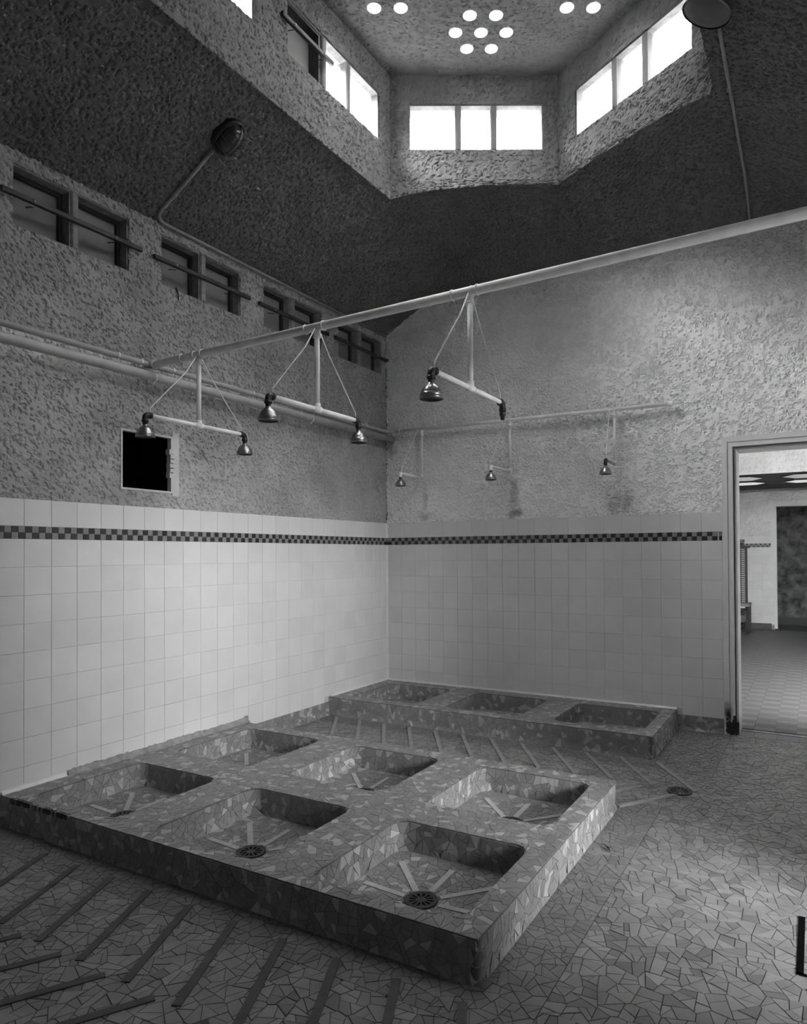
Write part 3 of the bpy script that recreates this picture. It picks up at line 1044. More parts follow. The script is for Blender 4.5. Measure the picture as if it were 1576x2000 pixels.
def make_tray(name, x1, y0, y1, zt, basins, closed_back, seed, label, strips):
    R = random.Random(seed)
    root = empty(name, (x1 / 2, (y0 + y1) / 2, 0))
    tag(root, label, 'shower tray')
    body = Buf()
    pieces = []
    # outer side
    rr = .02
    pts = [(0, y0), (x1 - rr, y0)] + [(x1 - rr + rr * math.sin(a), y0 + rr - rr * math.cos(a)) for a in np.linspace(.3, PI / 2, 4)]
    if closed_back:
        pts += [(x1, y1)]
    else:
        pts += [(x1, y1 - rr)] + [(x1 - rr + rr * math.cos(a), y1 - rr + rr * math.sin(a)) for a in np.linspace(.3, PI / 2, 4)] + [(0, y1)]
    path = Path(pts, False)
    fn, VL = wall_map(path, -1, zt, -.003, .010)
    us = sorted({*np.linspace(0, path.L, 60), *path.s}); vs = np.linspace(0, VL, 9)
    grid = [[body.verts([fn(u, v, 0)]) for v in vs] for u in us]
    body.quads([[grid[i][j], grid[i][j + 1], grid[i + 1][j + 1], grid[i + 1][j]] for i in range(len(us) - 1) for j in range(len(vs) - 1)], M_GROUT_B)
    lay(crazy(0, path.L, 0.002, VL, .0016, R), fn, tone_tray, .0016, .003, .0006, R, pieces)
    # top plate
    top = crazy(0, x1, y0, y1, .0017, R)
    rad = .07
    cells_x = [0] + [(BAS_X[i][1] + BAS_X[i + 1][0]) / 2 for i in range(2)] + [x1]
    ys = sorted({b_[2] for b_ in basins} | {b_[3] for b_ in basins})
    yc = [y0, y1] if len(ys) == 2 else [y0, (ys[1] + ys[2]) / 2, y1]
    for (bx0, bx1, by0, by1) in basins:
        top = subtract(top, rrect(bx0, bx1, by0, by1, rad))
        ix = [i for i in range(3) if cells_x[i] < (bx0 + bx1) / 2 < cells_x[i + 1]][0]
        iy = [i for i in range(len(yc) - 1) if yc[i] < (by0 + by1) / 2 < yc[i + 1]][0]
        inner = rrect(bx0, bx1, by0, by1, rad, 6)
        cx, cy = (bx0 + bx1) / 2, (by0 + by1) / 2
        X0, X1, Y0, Y1 = cells_x[ix], cells_x[ix + 1], yc[iy], yc[iy + 1]
        outer = []
        for (px, py) in inner:
            dx, dy = px - cx, py - cy
            s = min(((X1 - cx) if dx > 0 else (cx - X0)) / max(abs(dx), 1e-9), ((Y1 - cy) if dy > 0 else (cy - Y0)) / max(abs(dy), 1e-9))
            outer.append((cx + dx * s, cy + dy * s))
        # put the cell corners in: nearest outer sample snaps to the corner
        for q in ((X0, Y0), (X1, Y0), (X1, Y1), (X0, Y1)):
            k = min(range(len(outer)), key=lambda k: (outer[k][0] - q[0]) ** 2 + (outer[k][1] - q[1]) ** 2)
            outer[k] = q
        A = body.verts([(p[0], p[1], zt) for p in inner]); B = body.verts([(p[0], p[1], zt) for p in outer])
        n = len(inner)
        body.quads([[A + k, B + k, B + (k + 1) % n, A + (k + 1) % n] for k in range(n)], M_GROUT_B)
        # basin walls
        bp = Path(inner, True)
        zb = .012
        bfn, bL = wall_map(bp, 1, zt, zb, .010)
        us = bp.s; vs = np.linspace(0, bL, 7)
        grid = [[body.verts([bfn(u, v, 0)]) for v in vs] for u in us[:-1]]
        m_ = len(grid)
        body.quads([[grid[i][j], grid[(i + 1) % m_][j], grid[(i + 1) % m_][j + 1], grid[i][j + 1]] for i in range(m_) for j in range(len(vs) - 1)], M_GROUT_B)
        lay(crazy(0, bp.L, .002, bL, .0016, R), bfn, tone_tray, .0016, .003, .0006, R, pieces)
        # basin floor falling to the drain
        ins = .010
        fl = rrect(bx0 + ins, bx1 - ins, by0 + ins, by1 - ins, rad - ins, 6)
        dcx, dcy = cx, cy - .03

        def ffn(u, v, h, dcx=dcx, dcy=dcy, zb=zb):
            d = min(max(abs(u - dcx), abs(v - dcy)) / .3, 1)
            return (u, v, zb - .014 * (1 - d) + h)
        A = body.verts([ffn(p[0], p[1], 0) for p in fl]); c0 = body.verts([ffn(dcx, dcy, 0)])
        for k in range(len(fl)):
            body.poly((A + k, A + (k + 1) % len(fl), c0), M_GROUT_B)
        circ = [(dcx + .066 * math.cos(2 * PI * k / 14), dcy + .066 * math.sin(2 * PI * k / 14)) for k in range(14)]
        fp = subtract(intersect(crazy(bx0 + ins, bx1 - ins, by0 + ins, by1 - ins, .0017, R), fl), circ)
        lay(fp, ffn, tone_tray, .0016, .003, .0006, R, pieces)
        # eight cement strips leading to the drain
        for k in range(8):
            a = PI / 4 * k
            d = np.array([math.cos(a), math.sin(a)]); nrm = np.array([-d[1], d[0]])
            r0, r1 = .078, (.27 if k % 2 == 0 else .335)
            if k == 6: r1 = .2
            if k in (5, 7): r1 = .27
            sb = Buf()
            q = [(r0, -.0135), (r1, -.0135), (r1, .0135), (r0, .0135)]
            loc = [np.array([dcx, dcy]) + d * s_ + nrm * t_ for s_, t_ in q]
            T = sb.verts([ffn(p[0], p[1], .0065) for p in loc]); Bq = sb.verts([ffn(p[0], p[1], -.002) for p in loc])
            sb.quads([[T, T + 1, T + 2, T + 3]] + [[Bq + i, Bq + (i + 1) % 4, T + (i + 1) % 4, T + i] for i in range(4)], M_STRIP_L)
            o = sb.build('cement_strip', root); to_local(o, root)
    lay(top, lambda u, v, h: (u, v, zt + h), tone_tray, .0016, .003, .0006, R, pieces)
    bo = body.build('body', root); to_local(bo, root)
    emit_pieces(root, 'tile_fragment', pieces, M_CRAZY)
    for ch in root.children:
        to_local(ch, root)
    return root


ROW_F, ROW_R, ROW_W = (-3.585, -2.935), (-2.690, -2.035), (-.815, -.165)
tray_front = make_tray('shower_tray', 2.69, -3.66, -1.92, .145, [(x0, x1, *r) for r in (ROW_F, ROW_R) for x0, x1 in BAS_X], False, 5,
                       'long raised shower tray of broken tile with six square basins in the foreground', True)
tray_rear = make_tray('shower_tray', 2.68, -.93, 0, .148, [(x0, x1, *ROW_W) for x0, x1 in BAS_X], True, 6,
                      'raised shower tray of broken tile with three basins against the back wall', True)


# round cast grates in the drains
def make_grate(x, y, z, r, label):
    root = empty('drain_grate', (x, y, z))
    tag(root, label, 'drain', 'round cast-iron drain grates')
    b = Buf()
    seg = 36
    # plate with twelve slots: annulus pieces between radii, slots left open
    R0, R1, R2, R3 = r * .24, r * .34, r * .80, r
    top, bot = .004, -.004

    def arc(ra, rb, a0, a1, n):
        o = b.verts([(rr * math.cos(a), rr * math.sin(a), top) for a in np.linspace(a0, a1, n + 1) for rr in (ra, rb)])
        b.quads([[o + 2 * i, o + 2 * i + 1, o + 2 * i + 3, o + 2 * i + 2] for i in range(n)], M_DRAIN)
        o2 = b.verts([(rr * math.cos(a), rr * math.sin(a), bot) for a in np.linspace(a0, a1, n + 1) for rr in (ra, rb)])
        b.quads([[o + 2 * i + 1, o2 + 2 * i + 1, o2 + 2 * i + 3, o + 2 * i + 3] for i in range(n)], M_DRAIN)
        b.quads([[o + 2 * i + 2, o2 + 2 * i + 2, o2 + 2 * i, o + 2 * i] for i in range(n)], M_DRAIN)
        b.quads([[o, o2, o2 + 1, o + 1], [o + 2 * n + 1, o2 + 2 * n + 1, o2 + 2 * n, o + 2 * n]], M_DRAIN)
    arc(.0005, R1, 0, 2 * PI, 24)
    arc(R2, R3, 0, 2 * PI, seg)
    for k in range(12):
        a = 2 * PI * k / 12
        arc(R1, R2, a - .12, a + .12, 2)
    p = b.build('plate', root)
    w = Buf()
    lathe(w, (0, 0, -.012), (0, 0, 1), [(0, 0), (r * .98, 0), (r * .98, .012)], M_HOLE, 24)
    w.build('well', root)
    rim = Buf()
    lathe(rim, (0, 0, -.006), (0, 0, 1), [(r, 0), (r, .011), (r * 1.04, .012), (r * 1.1, .010), (r * 1.1, 0)], M_DRAIN, 32)
    rim.build('rim', root)
    return root


BAS_WORDS = [('near-left', 'beside the tiled left wall'), ('near-middle', 'middle of the near row'), ('near-right', 'nearest the camera')]
near_lab = ['drain grate in the near-row basin touching the left wall', 'drain grate in the middle basin of the near row',
            'drain grate in the large near-right basin, nearest the camera']
far_lab = ['drain grate in the far-row basin of the six-basin tray beside the left wall', 'drain grate in the middle basin of the far row of the six-basin tray',
           'drain grate in the far-right basin of the six-basin tray']
wall_lab = ['drain grate in the corner basin of the three-basin tray', 'drain grate in the middle basin of the three-basin tray', 'drain grate in the right basin of the three-basin tray']
for i, (x0, x1) in enumerate(BAS_X):
    for row, labs in ((ROW_F, near_lab), (ROW_R, far_lab), (ROW_W, wall_lab)):
        make_grate((x0 + x1) / 2, (row[0] + row[1]) / 2 - .03, .0055, .061, labs[i])
make_grate(2.94, -1.495, .004, .062, 'drain grate set in the open floor right of the six-basin tray')

# quarter-round trim where the trays meet the walls, bare mortar where it has fallen off
tr2 = empty('trim_2'); tag(tr2, kind='structure')
for y0, y1 in ((-3.655, -3.475), (-3.475, -3.30)):
    cove_piece(tr2, (0, y0, .145), (0, y1, .145), (1, 0, 0), (0, 0, 1), .03)
for k in range(6):
    cove_piece(tr2, (0, -.15 * k - .001, .148), (0, -.15 * (k + 1) - .001, .148), (1, 0, 0), (0, 0, 1), .026)
for k in range(18):
    a, c = 2.68 - .15 * (k + 1), 2.68 - .15 * k
    cove_piece(tr2, (max(a, .0), 0, .148), (c, 0, .148), (0, -1, 0), (0, 0, 1), .026)
mo = Buf()
R = random.Random(4)
n = 70
ysm = np.linspace(-3.30, -1.90, n)
prof = []
for i, y in enumerate(ysm):
    hh = .030 + .010 * R.random() + (.012 if i > n - 4 else 0)
    ww = .028 + .010 * R.random()
    prof.append(mo.verts([(-.004, y, .145 + hh), (.006 + .006 * R.random(), y, .145 + hh - .004), (.4 * ww, y, .158 + .008 * R.random()), (ww, y, .1475), (ww, y, .14)]))
for A, B in zip(prof[:-1], prof[1:]):
    mo.quads([[A + k, B + k, B + k + 1, A + k + 1] for k in range(4)], M_MORTAR)
o = mo.build('bare_mortar', tr2)
# broken front edge of the tray at its wall end
mo = Buf()
for k in range(46):
    x = .10 + .0105 * k + R.uniform(-.004, .004)
    s = R.uniform(.004, .011)
    mo.box((x - s, -3.664 - R.uniform(0, .004), .136 - R.uniform(0, .012)), (x + s, -3.652 + R.uniform(-.003, .006), .150 + R.uniform(0, .003)), M_BLACK if R.random() < .75 else M_MORTAR)
o = mo.build('broken_edge', tray_front); to_local(o, tray_front)

# ================================================================== FLOOR MOSAIC
R = random.Random(12)
pieces = []
H1 = rect(-.1, 2.90, -3.84, -1.78)
H2 = rect(-.1, 3.07, -1.13, .1)
H3 = rect(2.9, 4.3, -.2, .1)
field = crazy(0, W, -4.95, -.0, .0025, R)
for h in (H1, H2, H3):
    field = subtract(field, h)


def tone_field(c, R):
    return R.uniform(.13, .16) if R.random() < .14 else R.uniform(.18, .235)


def tone_border(c, R):
    return R.uniform(.14, .175)


flat = lambda u, v, h: (u, v, h - .003)
lay(field, flat, tone_field, .0026, .003, .0009, R, pieces)
bord = subtract(crazy(0, 2.90, -3.84, -1.78, .0019, R), rect(-.1, 2.69, -3.66, -1.92))
b2 = subtract(crazy(0, 3.07, -1.13, 0, .0019, R), rect(-.1, 2.68, -.93, .1))
b3 = crazy(3.07, W, -.2, 0, .0019, R)
lay(bord + b2 + b3, flat, tone_border, .0022, .003, .0007, R, pieces)
# coved skirting of broken tile between the trays and beside the doorway
sk = Path([(0, -.93), (0, -1.92)], False)
sfn, sL = wall_map(sk, 1, .112, -.002, .03)
lay(crazy(0, sk.L, 0, sL, .0017, R), sfn, tone_tray, .0016, .004, .0006, R, pieces)
sk2 = Path([(3.02, 0), (2.68, 0)], False)
sfn2, sL2 = wall_map(sk2, 1, .112, -.002, .03)
lay(crazy(0, sk2.L, 0, sL2, .0017, R), sfn2, tone_tray, .0016, .004, .0006, R, pieces)
print('floor pieces', len(pieces), emit_pieces(floor, 'tile_fragment', pieces, M_CRAZY_F))


def strip(parent, a, c, w, m, name='cement_strip', z=.0045):
    b = Buf()
    a, c = np.array(a, float), np.array(c, float)
    d = unit(c - a); n_ = np.array([-d[1], d[0]]) * w / 2
    P = [a - n_, c - n_, c + n_, a + n_]
    T = b.verts([(p[0], p[1], z) for p in P]); B = b.verts([(p[0], p[1], -.004) for p in P])
    b.quads([[T, T + 1, T + 2, T + 3]] + [[B + i, B + (i + 1) % 4, T + (i + 1) % 4, T + i] for i in range(4)], m)
    return b.build(name, parent)


# herringbone strips in the gangway between the trays
for k in range(12):
    x = .125 + .2355 * k
    strip(floor, (x, -.985), (x + .305, -1.455), .027, M_STRIP_G, z=.006)
for k in range(13):
    x = .10 + .2355 * k
    if x + .25 > 2.96: break
    strip(floor, (x, -1.89), (x + .28, -1.50), .027, M_STRIP_G, z=.006)
# and in front of the near tray
for k in range(10):
    x = .545 + .2375 * k
    strip(floor, (x, -3.755), (x + .20, -4.195), .030, M_STRIP)
for k in range(7):
    x = 1.13 + .2375 * k
    strip(floor, (x, -4.20), (x - .26, -4.63), .030, M_STRIP)
# flush black strips painting the shade of a mat well's sunken edge
mw = Buf()
mw.box((3.560, -3.095, -.003), (3.582, -2.69, .0025), M_HOLE)
mw.box((3.560, -3.100, -.003), (4.05, -3.086, .0025), M_HOLE)
mw.build('mat_well_shade', floor)
# a dead twig on the floor
tw = Buf()
tube(tw, [(2.755, -2.42, .008), (2.775, -2.45, .012), (2.79, -2.462, .007), (2.80, -2.49, .006)], [.002, .003, .004, .002], M_BLACK, 6)
tube(tw, [(2.775, -2.45, .012), (2.80, -2.455, .010)], [.002, .001], M_BLACK, 6)
tag(tw.build('twig'), 'small dead twig lying on the floor beside the near tray', 'twig')

# ================================================================== WINDOWS
def box_part(parent, a, c, m, name):
    b = Buf(); b.box(a, c, m)
    o = b.build(name, parent)
    return o


def bevel_box(b, o3, U, V, N_, u, v, d, m, e=.003):
    """box with chamfered long edges on the front (d[1]) side"""
    o3, U, V, N_ = [np.asarray(k, float) for k in (o3, U, V, N_)]
    pts = []
    for dd, k in ((d[0], 0), (d[1] - e, 0), (d[1], e)):
        for a, c in ((u[0] + k, v[0] + k), (u[1] - k, v[0] + k), (u[1] - k, v[1] - k), (u[0] + k, v[1] - k)):
            pts.append(o3 + U * a + V * c + N_ * dd)
    o = b.verts(pts)
    for A in (0, 4):
        b.quads([[o + A + i, o + A + (i + 1) % 4, o + A + 4 + (i + 1) % 4, o + A + 4 + i] for i in range(4)], m)
    b.quads([[o + 8, o + 9, o + 10, o + 11], [o + 3, o + 2, o + 1, o]], m)


def frame_ring(b, o3, U, V, N_, u, v, d, w, m):
    for uu, vv in (((u[0], u[1]), (v[1] - w, v[1])), ((u[0], u[1]), (v[0], v[0] + w)), ((u[0], u[0] + w), (v[0] + w, v[1] - w)), ((u[1] - w, u[1]), (v[0] + w, v[1] - w))):
        b.obox(o3, U, V, N_, uu, vv, d, m)


UL3, VL3, NL3 = np.array([0, 1.0, 0]), np.array([0, 0, 1.0]), np.array([1.0, 0, 0])


def bar_across(win, o3, U, V, N_, u0, u1, z, tilt, bolts):
    b = Buf()
    Ut = np.asarray(U, float) * math.cos(tilt) + np.asarray(V, float) * math.sin(tilt)
    Vt = np.asarray(V, float) * math.cos(tilt) - np.asarray(U, float) * math.sin(tilt)
    org = np.asarray(o3, float) + np.asarray(U, float) * u0 + np.asarray(V, float) * z
    bevel_box(b, org, Ut, Vt, N_, (0, u1 - u0), (-.0135, .0135), (.010, .032), M_BAR, .003)
    bar = b.build('bar', win)
    for t in bolts:
        bb = Buf()
        p = org + Ut * t * (u1 - u0) + np.asarray(N_) * .031
        lathe(bb, p, N_, [(.0075, 0), (.0075, .004), (.005, .007), (0, .008)], M_CHROME, 10)
        bb.build('bolt', bar)
        hk = Buf()
        tube(hk, [p - np.asarray(N_) * .08 - Vt * .012, p - np.asarray(N_) * .03 - Vt * .022, p - Vt * .03 - np.asarray(N_) * .012], .0025, M_BLACK, 6)
        hk.build('hook', bar)
    return bar


wl_label = ['boarded twin window high on the left wall, nearest the camera', 'second boarded twin window on the left wall',
            'third boarded twin window on the left wall behind the overhead pipe', 'boarded twin window on the left wall beside the corner']
for i, y in enumerate(WIN_Y):
    fr = Buf()
    for a, c in ((y[0], y[1]), (y[2], y[3])):
        frame_ring(fr, (0, 0, 0), UL3, VL3, NL3, (a - .002, c + .002), (WZ0 - .002, WZ1 + .002), (-.075, -.012), .010, M_FRAME)
    win = fr.build('window_%d' % (i + 1))
    tag(win, wl_label[i], kind='structure')
    for a, c in ((y[0], y[1]), (y[2], y[3])):
        box_part(win, (-.115, a, WZ0), (-.10, c, WZ1), M_BOARD, 'board')
        # dark rails behind the board's gap
        q = Buf(); q.box((-.10, a, WZ1 - .03), (-.076, c, WZ1), M_BAR); q.box((-.10, c - .028, WZ0), (-.076, c, WZ1 - .03), M_BAR)
        q.build('inner_frame', win)
    mb = Buf(); bevel_box(mb, (0, 0, 0), UL3, VL3, NL3, (y[1], y[2]), (WZ0, WZ1), (-.1, .002), M_FRAME, .008)
    mb.build('mullion', win)
    bar_across(win, (0, 0, 0), UL3, VL3, NL3, y[0] - .075, y[3] + .075, 3.262, rng.uniform(-.006, .006), (.2, .78))
# torn strip hanging from the second window
tb = Buf(); tube(tb, [(.006, -2.55, 3.125), (.012, -2.545, 3.10), (.008, -2.532, 3.085), (.01, -2.535, 3.06), (.007, -2.528, 3.045)], [.005, .006, .004, .005, .002], M_BLACK, 6)
tb.build('torn_strip', bpy.data.objects['window_2'])

lan_label = {(0, 0): 'three-pane lantern window on the left with its first pane boarded', (0, 1): 'glazed lantern window on the left cut by the picture top',
             (0, 2): 'glazed lantern window on the left behind the camera',
             (1, 0): 'bright three-pane lantern window facing the camera', (2, 0): 'bright three-pane lantern window on the slanting right face',
             (3, 0): 'three-pane lantern window in the right lantern wall nearest the back', (3, 1): 'three-pane lantern window in the right lantern wall, middle',
             (3, 2): 'three-pane lantern window in the right lantern wall behind the camera'}
for fi, F in enumerate(FACES):
    for ci, c in enumerate(F['c']):
        pr = pane_ranges(c)
        o3, U3, N3 = F['o3'], F['U3'], F['N3']
        fr = Buf()
        frame_ring(fr, o3, U3, (0, 0, 1), N3, (pr[0][0] - .001, pr[2][1] + .001), (LZ0 - .001, LZ1 + .001), (-.085, -.01), .008, M_FRAME)
        win = fr.build('window_%d' % win_no); win_no += 1
        tag(win, lan_label[(fi, ci)], kind='structure')
        for j in range(2):
            mb = Buf(); bevel_box(mb, o3, U3, (0, 0, 1), N3, (pr[j][1] + .004, pr[j + 1][0] - .004), (LZ0, LZ1), (-.085, -.006), M_STUCCO_T, .008)
            mb.build('mullion', win)
        for j, (a, d) in enumerate(pr):
            if fi == 0 and ci == 0 and j == 0:
                pb = Buf(); pb.obox(o3, U3, (0, 0, 1), N3, (a, d), (LZ0, LZ1), (-.115, -.10), M_BOARD); pb.build('board', win)
                pb = Buf(); frame_ring(pb, o3, U3, (0, 0, 1), N3, (a, d), (LZ0, LZ1), (-.10, -.02), .02, M_BAR); pb.build('inner_frame', win)
                bar_across(win, o3, U3, np.array([0, 0, 1.0]), N3, a - .075, d + .075, 4.53, 0.0, (.22, .8))
            else:
                pb = Buf(); pb.obox(o3, U3, (0, 0, 1), N3, (a, d), (LZ0, LZ1), (-.062, -.056), M_GLASS); pb.build('pane', win)

# plaster surround of the square duct opening
vb2 = Buf()
R = random.Random(3)
frame_ring(vb2, (0, 0, 0), UL3, VL3, NL3, (VENT[0] - .001, VENT[1] + .001), (VENT[2] - .001, VENT[3] + .001), (-.03, .004), .012, M_PLASTER)
frame_ring(vb2, (0, 0, 0), UL3, VL3, NL3, (VENT[0] - .001, VENT[1] + .001), (VENT[2] - .001, VENT[3] + .001), (-.279, -.031), .012, M_HOLE)  # lining painted black for the shade inside the opening
vb2.obox((0, 0, 0), UL3, VL3, NL3, (VENT[1] + .0, VENT[1] + .055), (VENT[2] - .02, VENT[3] + .03), (-.01, .003), M_PLASTER)
for k in range(6):
    yy = VENT[1] - .008 + R.uniform(-.006, .01); z0 = VENT[2] + .1 + .03 * k
    vb2.box((-.03, yy - .012, z0), (.006, yy + .016, z0 + .035), M_PLASTER)
trim3 = vb2.build('trim_3')
tag(trim3, 'broken plaster surround of the dark square duct opening', kind='structure')

# ================================================================== SKYLIGHT LENSES
cl_name = ['right roof cluster', 'middle roof cluster', 'left roof cluster', 'near left roof cluster above the picture']
ring_word = {0: 'centre', 1: 'right', 2: 'lower right', 3: 'lower left', 4: 'left', 5: 'upper left', 6: 'upper right'}
LENS_W = 0.45
for n_, (ci, x, y) in enumerate(LENSES):
    k = n_ % 7
    root = empty('skylight_lens', (x, y, ZL))
    if ci < 3:
        tag(root, 'bright round glass lens, %s of the %s' % (ring_word[k], cl_name[ci]), 'skylight', 'round lens skylights')
    else:
        tag(root, 'round glass lens, %s of the %s' % (ring_word[k], cl_name[ci]), 'skylight', 'round lens skylights above the picture')
    b = Buf()
    lathe(b, (0, 0, 0), (0, 0, 1), [(LENS_R + .004, .045), (LENS_R + .001, -.003), (LENS_R - .002, -.003), (LENS_R - .004, .003), (LENS_R * .84, .028), (LENS_R * .80, .040), (LENS_R * .80, .05), (LENS_R + .004, .05), (LENS_R + .004, .045)], M_WHITE, 20)
    b.build('well', root, smooth=True)
    b = Buf()
    lathe(b, (0, 0, .044), (0, 0, 1), [(0, -.004), (LENS_R * .45, -.003), (LENS_R * .81, .0)], M_LENS, 20)
    b.build('lens', root, smooth=True)
    ld = bpy.data.lights.new('lens_daylight', 'AREA')
    ld.shape = 'DISK'; ld.size = LENS_R * 1.5; ld.energy = LENS_W; ld.spread = 2.3
    lo = bpy.data.objects.new('lens_daylight', ld); col.objects.link(lo); lo.parent = root
    lo.location = (0, 0, .034)

# ================================================================== PIPES
HY = -2.78


def hz(x):
    return 2.556 + .0155 * (x - .4)


def collar(parent, p, axis, r, m, w=.016, name='collar'):
    b = Buf()
    lathe(b, np.asarray(p, float) - unit(np.asarray(axis, float)) * w / 2, axis, [(r * .9, 0), (r * 1.16, .001), (r * 1.2, w * .5), (r * 1.16, w - .001), (r * .9, w)], m, 16)
    return b.build(name, parent, smooth=True)


def clip_band(parent, p, axis, r, wall_n, gap, name='clip'):
    """pipe clip with a stud into the wall and a screw head"""
    b = Buf()
    axis = unit(np.asarray(axis, float))
    lathe(b, np.asarray(p, float) - axis * .005, axis, [(r, 0), (r + .003, .0), (r + .003, .010), (r, .010)], M_PIPE, 16)
    n_ = np.asarray(wall_n, float)
    tube(b, [np.asarray(p, float) - n_ * (r), np.asarray(p, float) - n_ * gap], .005, M_PIPE, 8)
    lathe(b, np.asarray(p, float) + np.array([0, 0, -r - .002]), (0, 0, -1), [(.006, 0), (.006, .006), (.003, .012), (0, .013)], M_PIPE, 8)
    return b.build(name, parent)


# overhead header
b = Buf(); tube(b, [(.055, HY, hz(.055)), (W - .02, HY, hz(W))], .0225, M_PIPE, 20)
hdr = b.build('pipe', None, smooth=True); hdr.name = 'header_pipe'
tag(hdr, 'long cream pipe slung overhead across the room carrying the double showers', 'pipe')
for x in (.085, .33, .44, .50, 1.28, 1.40, 2.16, 2.29):
    collar(hdr, (x, HY, hz(x)), (1, 0, 0), .0225, M_PIPE, .008)
b = Buf(); tube(b, [(W - .02, HY, hz(W)), (W + .005, HY, hz(W))], .045, M_PIPE, 20); b.build('wall_flange', hdr)

# thin and thick pipes along the left wall
b = Buf(); tube(b, [(.06, -6.6, 2.560), (.06, -.13, 2.545)] + bend((.06, -.13, 2.545), (.06, -.06, 2.545), (.13, -.06, 2.545), .05)[1:-1] + [(.14, -.06, 2.545)], .0175, M_PIPE_M, 16)
p = b.build('wall_pipe', None, smooth=True)
tag(p, 'thin upper pipe running the length of the left wall into the corner', 'pipe')
for y in (-3.02, -2.86, -2.62, -1.9, -1.2, -.45):
    clip_band(p, (.06, y, 2.555), (0, 1, 0), .0165, (1, 0, 0), .075)
b = Buf(); tube(b, [(.04, HY - .035, 2.553), (.075, HY + .035, 2.553)], .022, M_PIPE_G, 14); tube(b, [(.06, HY - .04, 2.553), (.06, HY + .04, 2.553)], .0235, M_PIPE_G, 14); b.build('tee', p, smooth=True)
b = Buf(); tube(b, [(.075, -6.6, 2.470), (.075, -.012, 2.482)], .029, M_PIPE_M, 18)
p = b.build('wall_pipe', None, smooth=True)
tag(p, 'thick lower pipe along the left wall ending at the corner', 'pipe')
for y in (-5.2, -2.78, -1.25):
    clip_band(p, (.075, y, 2.475), (0, 1, 0), .029, (1, 0, 0), .09)
# back wall pipe
b = Buf(); tube(b, [(.14, -.06, 2.545), (2.662, -.06, 2.527)], .0165, M_PIPE, 16)
bp_ = b.build('wall_pipe', None, smooth=True)
tag(bp_, 'capped pipe along the back wall feeding the three wall showers', 'pipe')
b = Buf(); lathe(b, (2.650, -.06, 2.527), (1, 0, 0), [(.016, 0), (.0215, .001), (.0215, .03), (.018, .034), (0, .034)], M_PIPE, 8); b.build('end_cap', bp_)
for x in (.19, 1.95, 2.13):
    clip_band(bp_, (x, -.06, 2.545 - .0071 * (x - .14)), (1, 0, 0), .0165, (0, -1, 0), .075)


def shower_head(parent, top, s=1.0, m_el=None):
    """bell rose below point top"""
    x, y, z = top
    h = Buf()
    lathe(h, (x, y, z), (0, 0, -1), [(.010 * s, 0), (.0125 * s, .002), (.0135 * s, .008 * s), (.022 * s, .014 * s), (.034 * s, .026 * s), (.041 * s, .040 * s), (.0425 * s, .046 * s), (.0455 * s, .048 * s), (.0465 * s, .052 * s), (.0445 * s, .055 * s), (.0475 * s, .060 * s), (.0480 * s, .066 * s), (.0455 * s, .068 * s)], M_CHROME, 28)
    ho = h.build('shower_head', parent, smooth=True)
    f = Buf()
    lathe(f, (x, y, z), (0, 0, -1), [(0, .060 * s), (.0455 * s, .064 * s), (.0455 * s, .067 * s)], M_BLACK, 28)
    f.build('spray_plate', ho, smooth=True)
    c = Buf(); tube(c, [(x, y, z + .016 * s), (x, y, z - .004 * s)], .0125 * s, M_BLACK, 12); c.build('nipple', ho, smooth=True)
    return ho


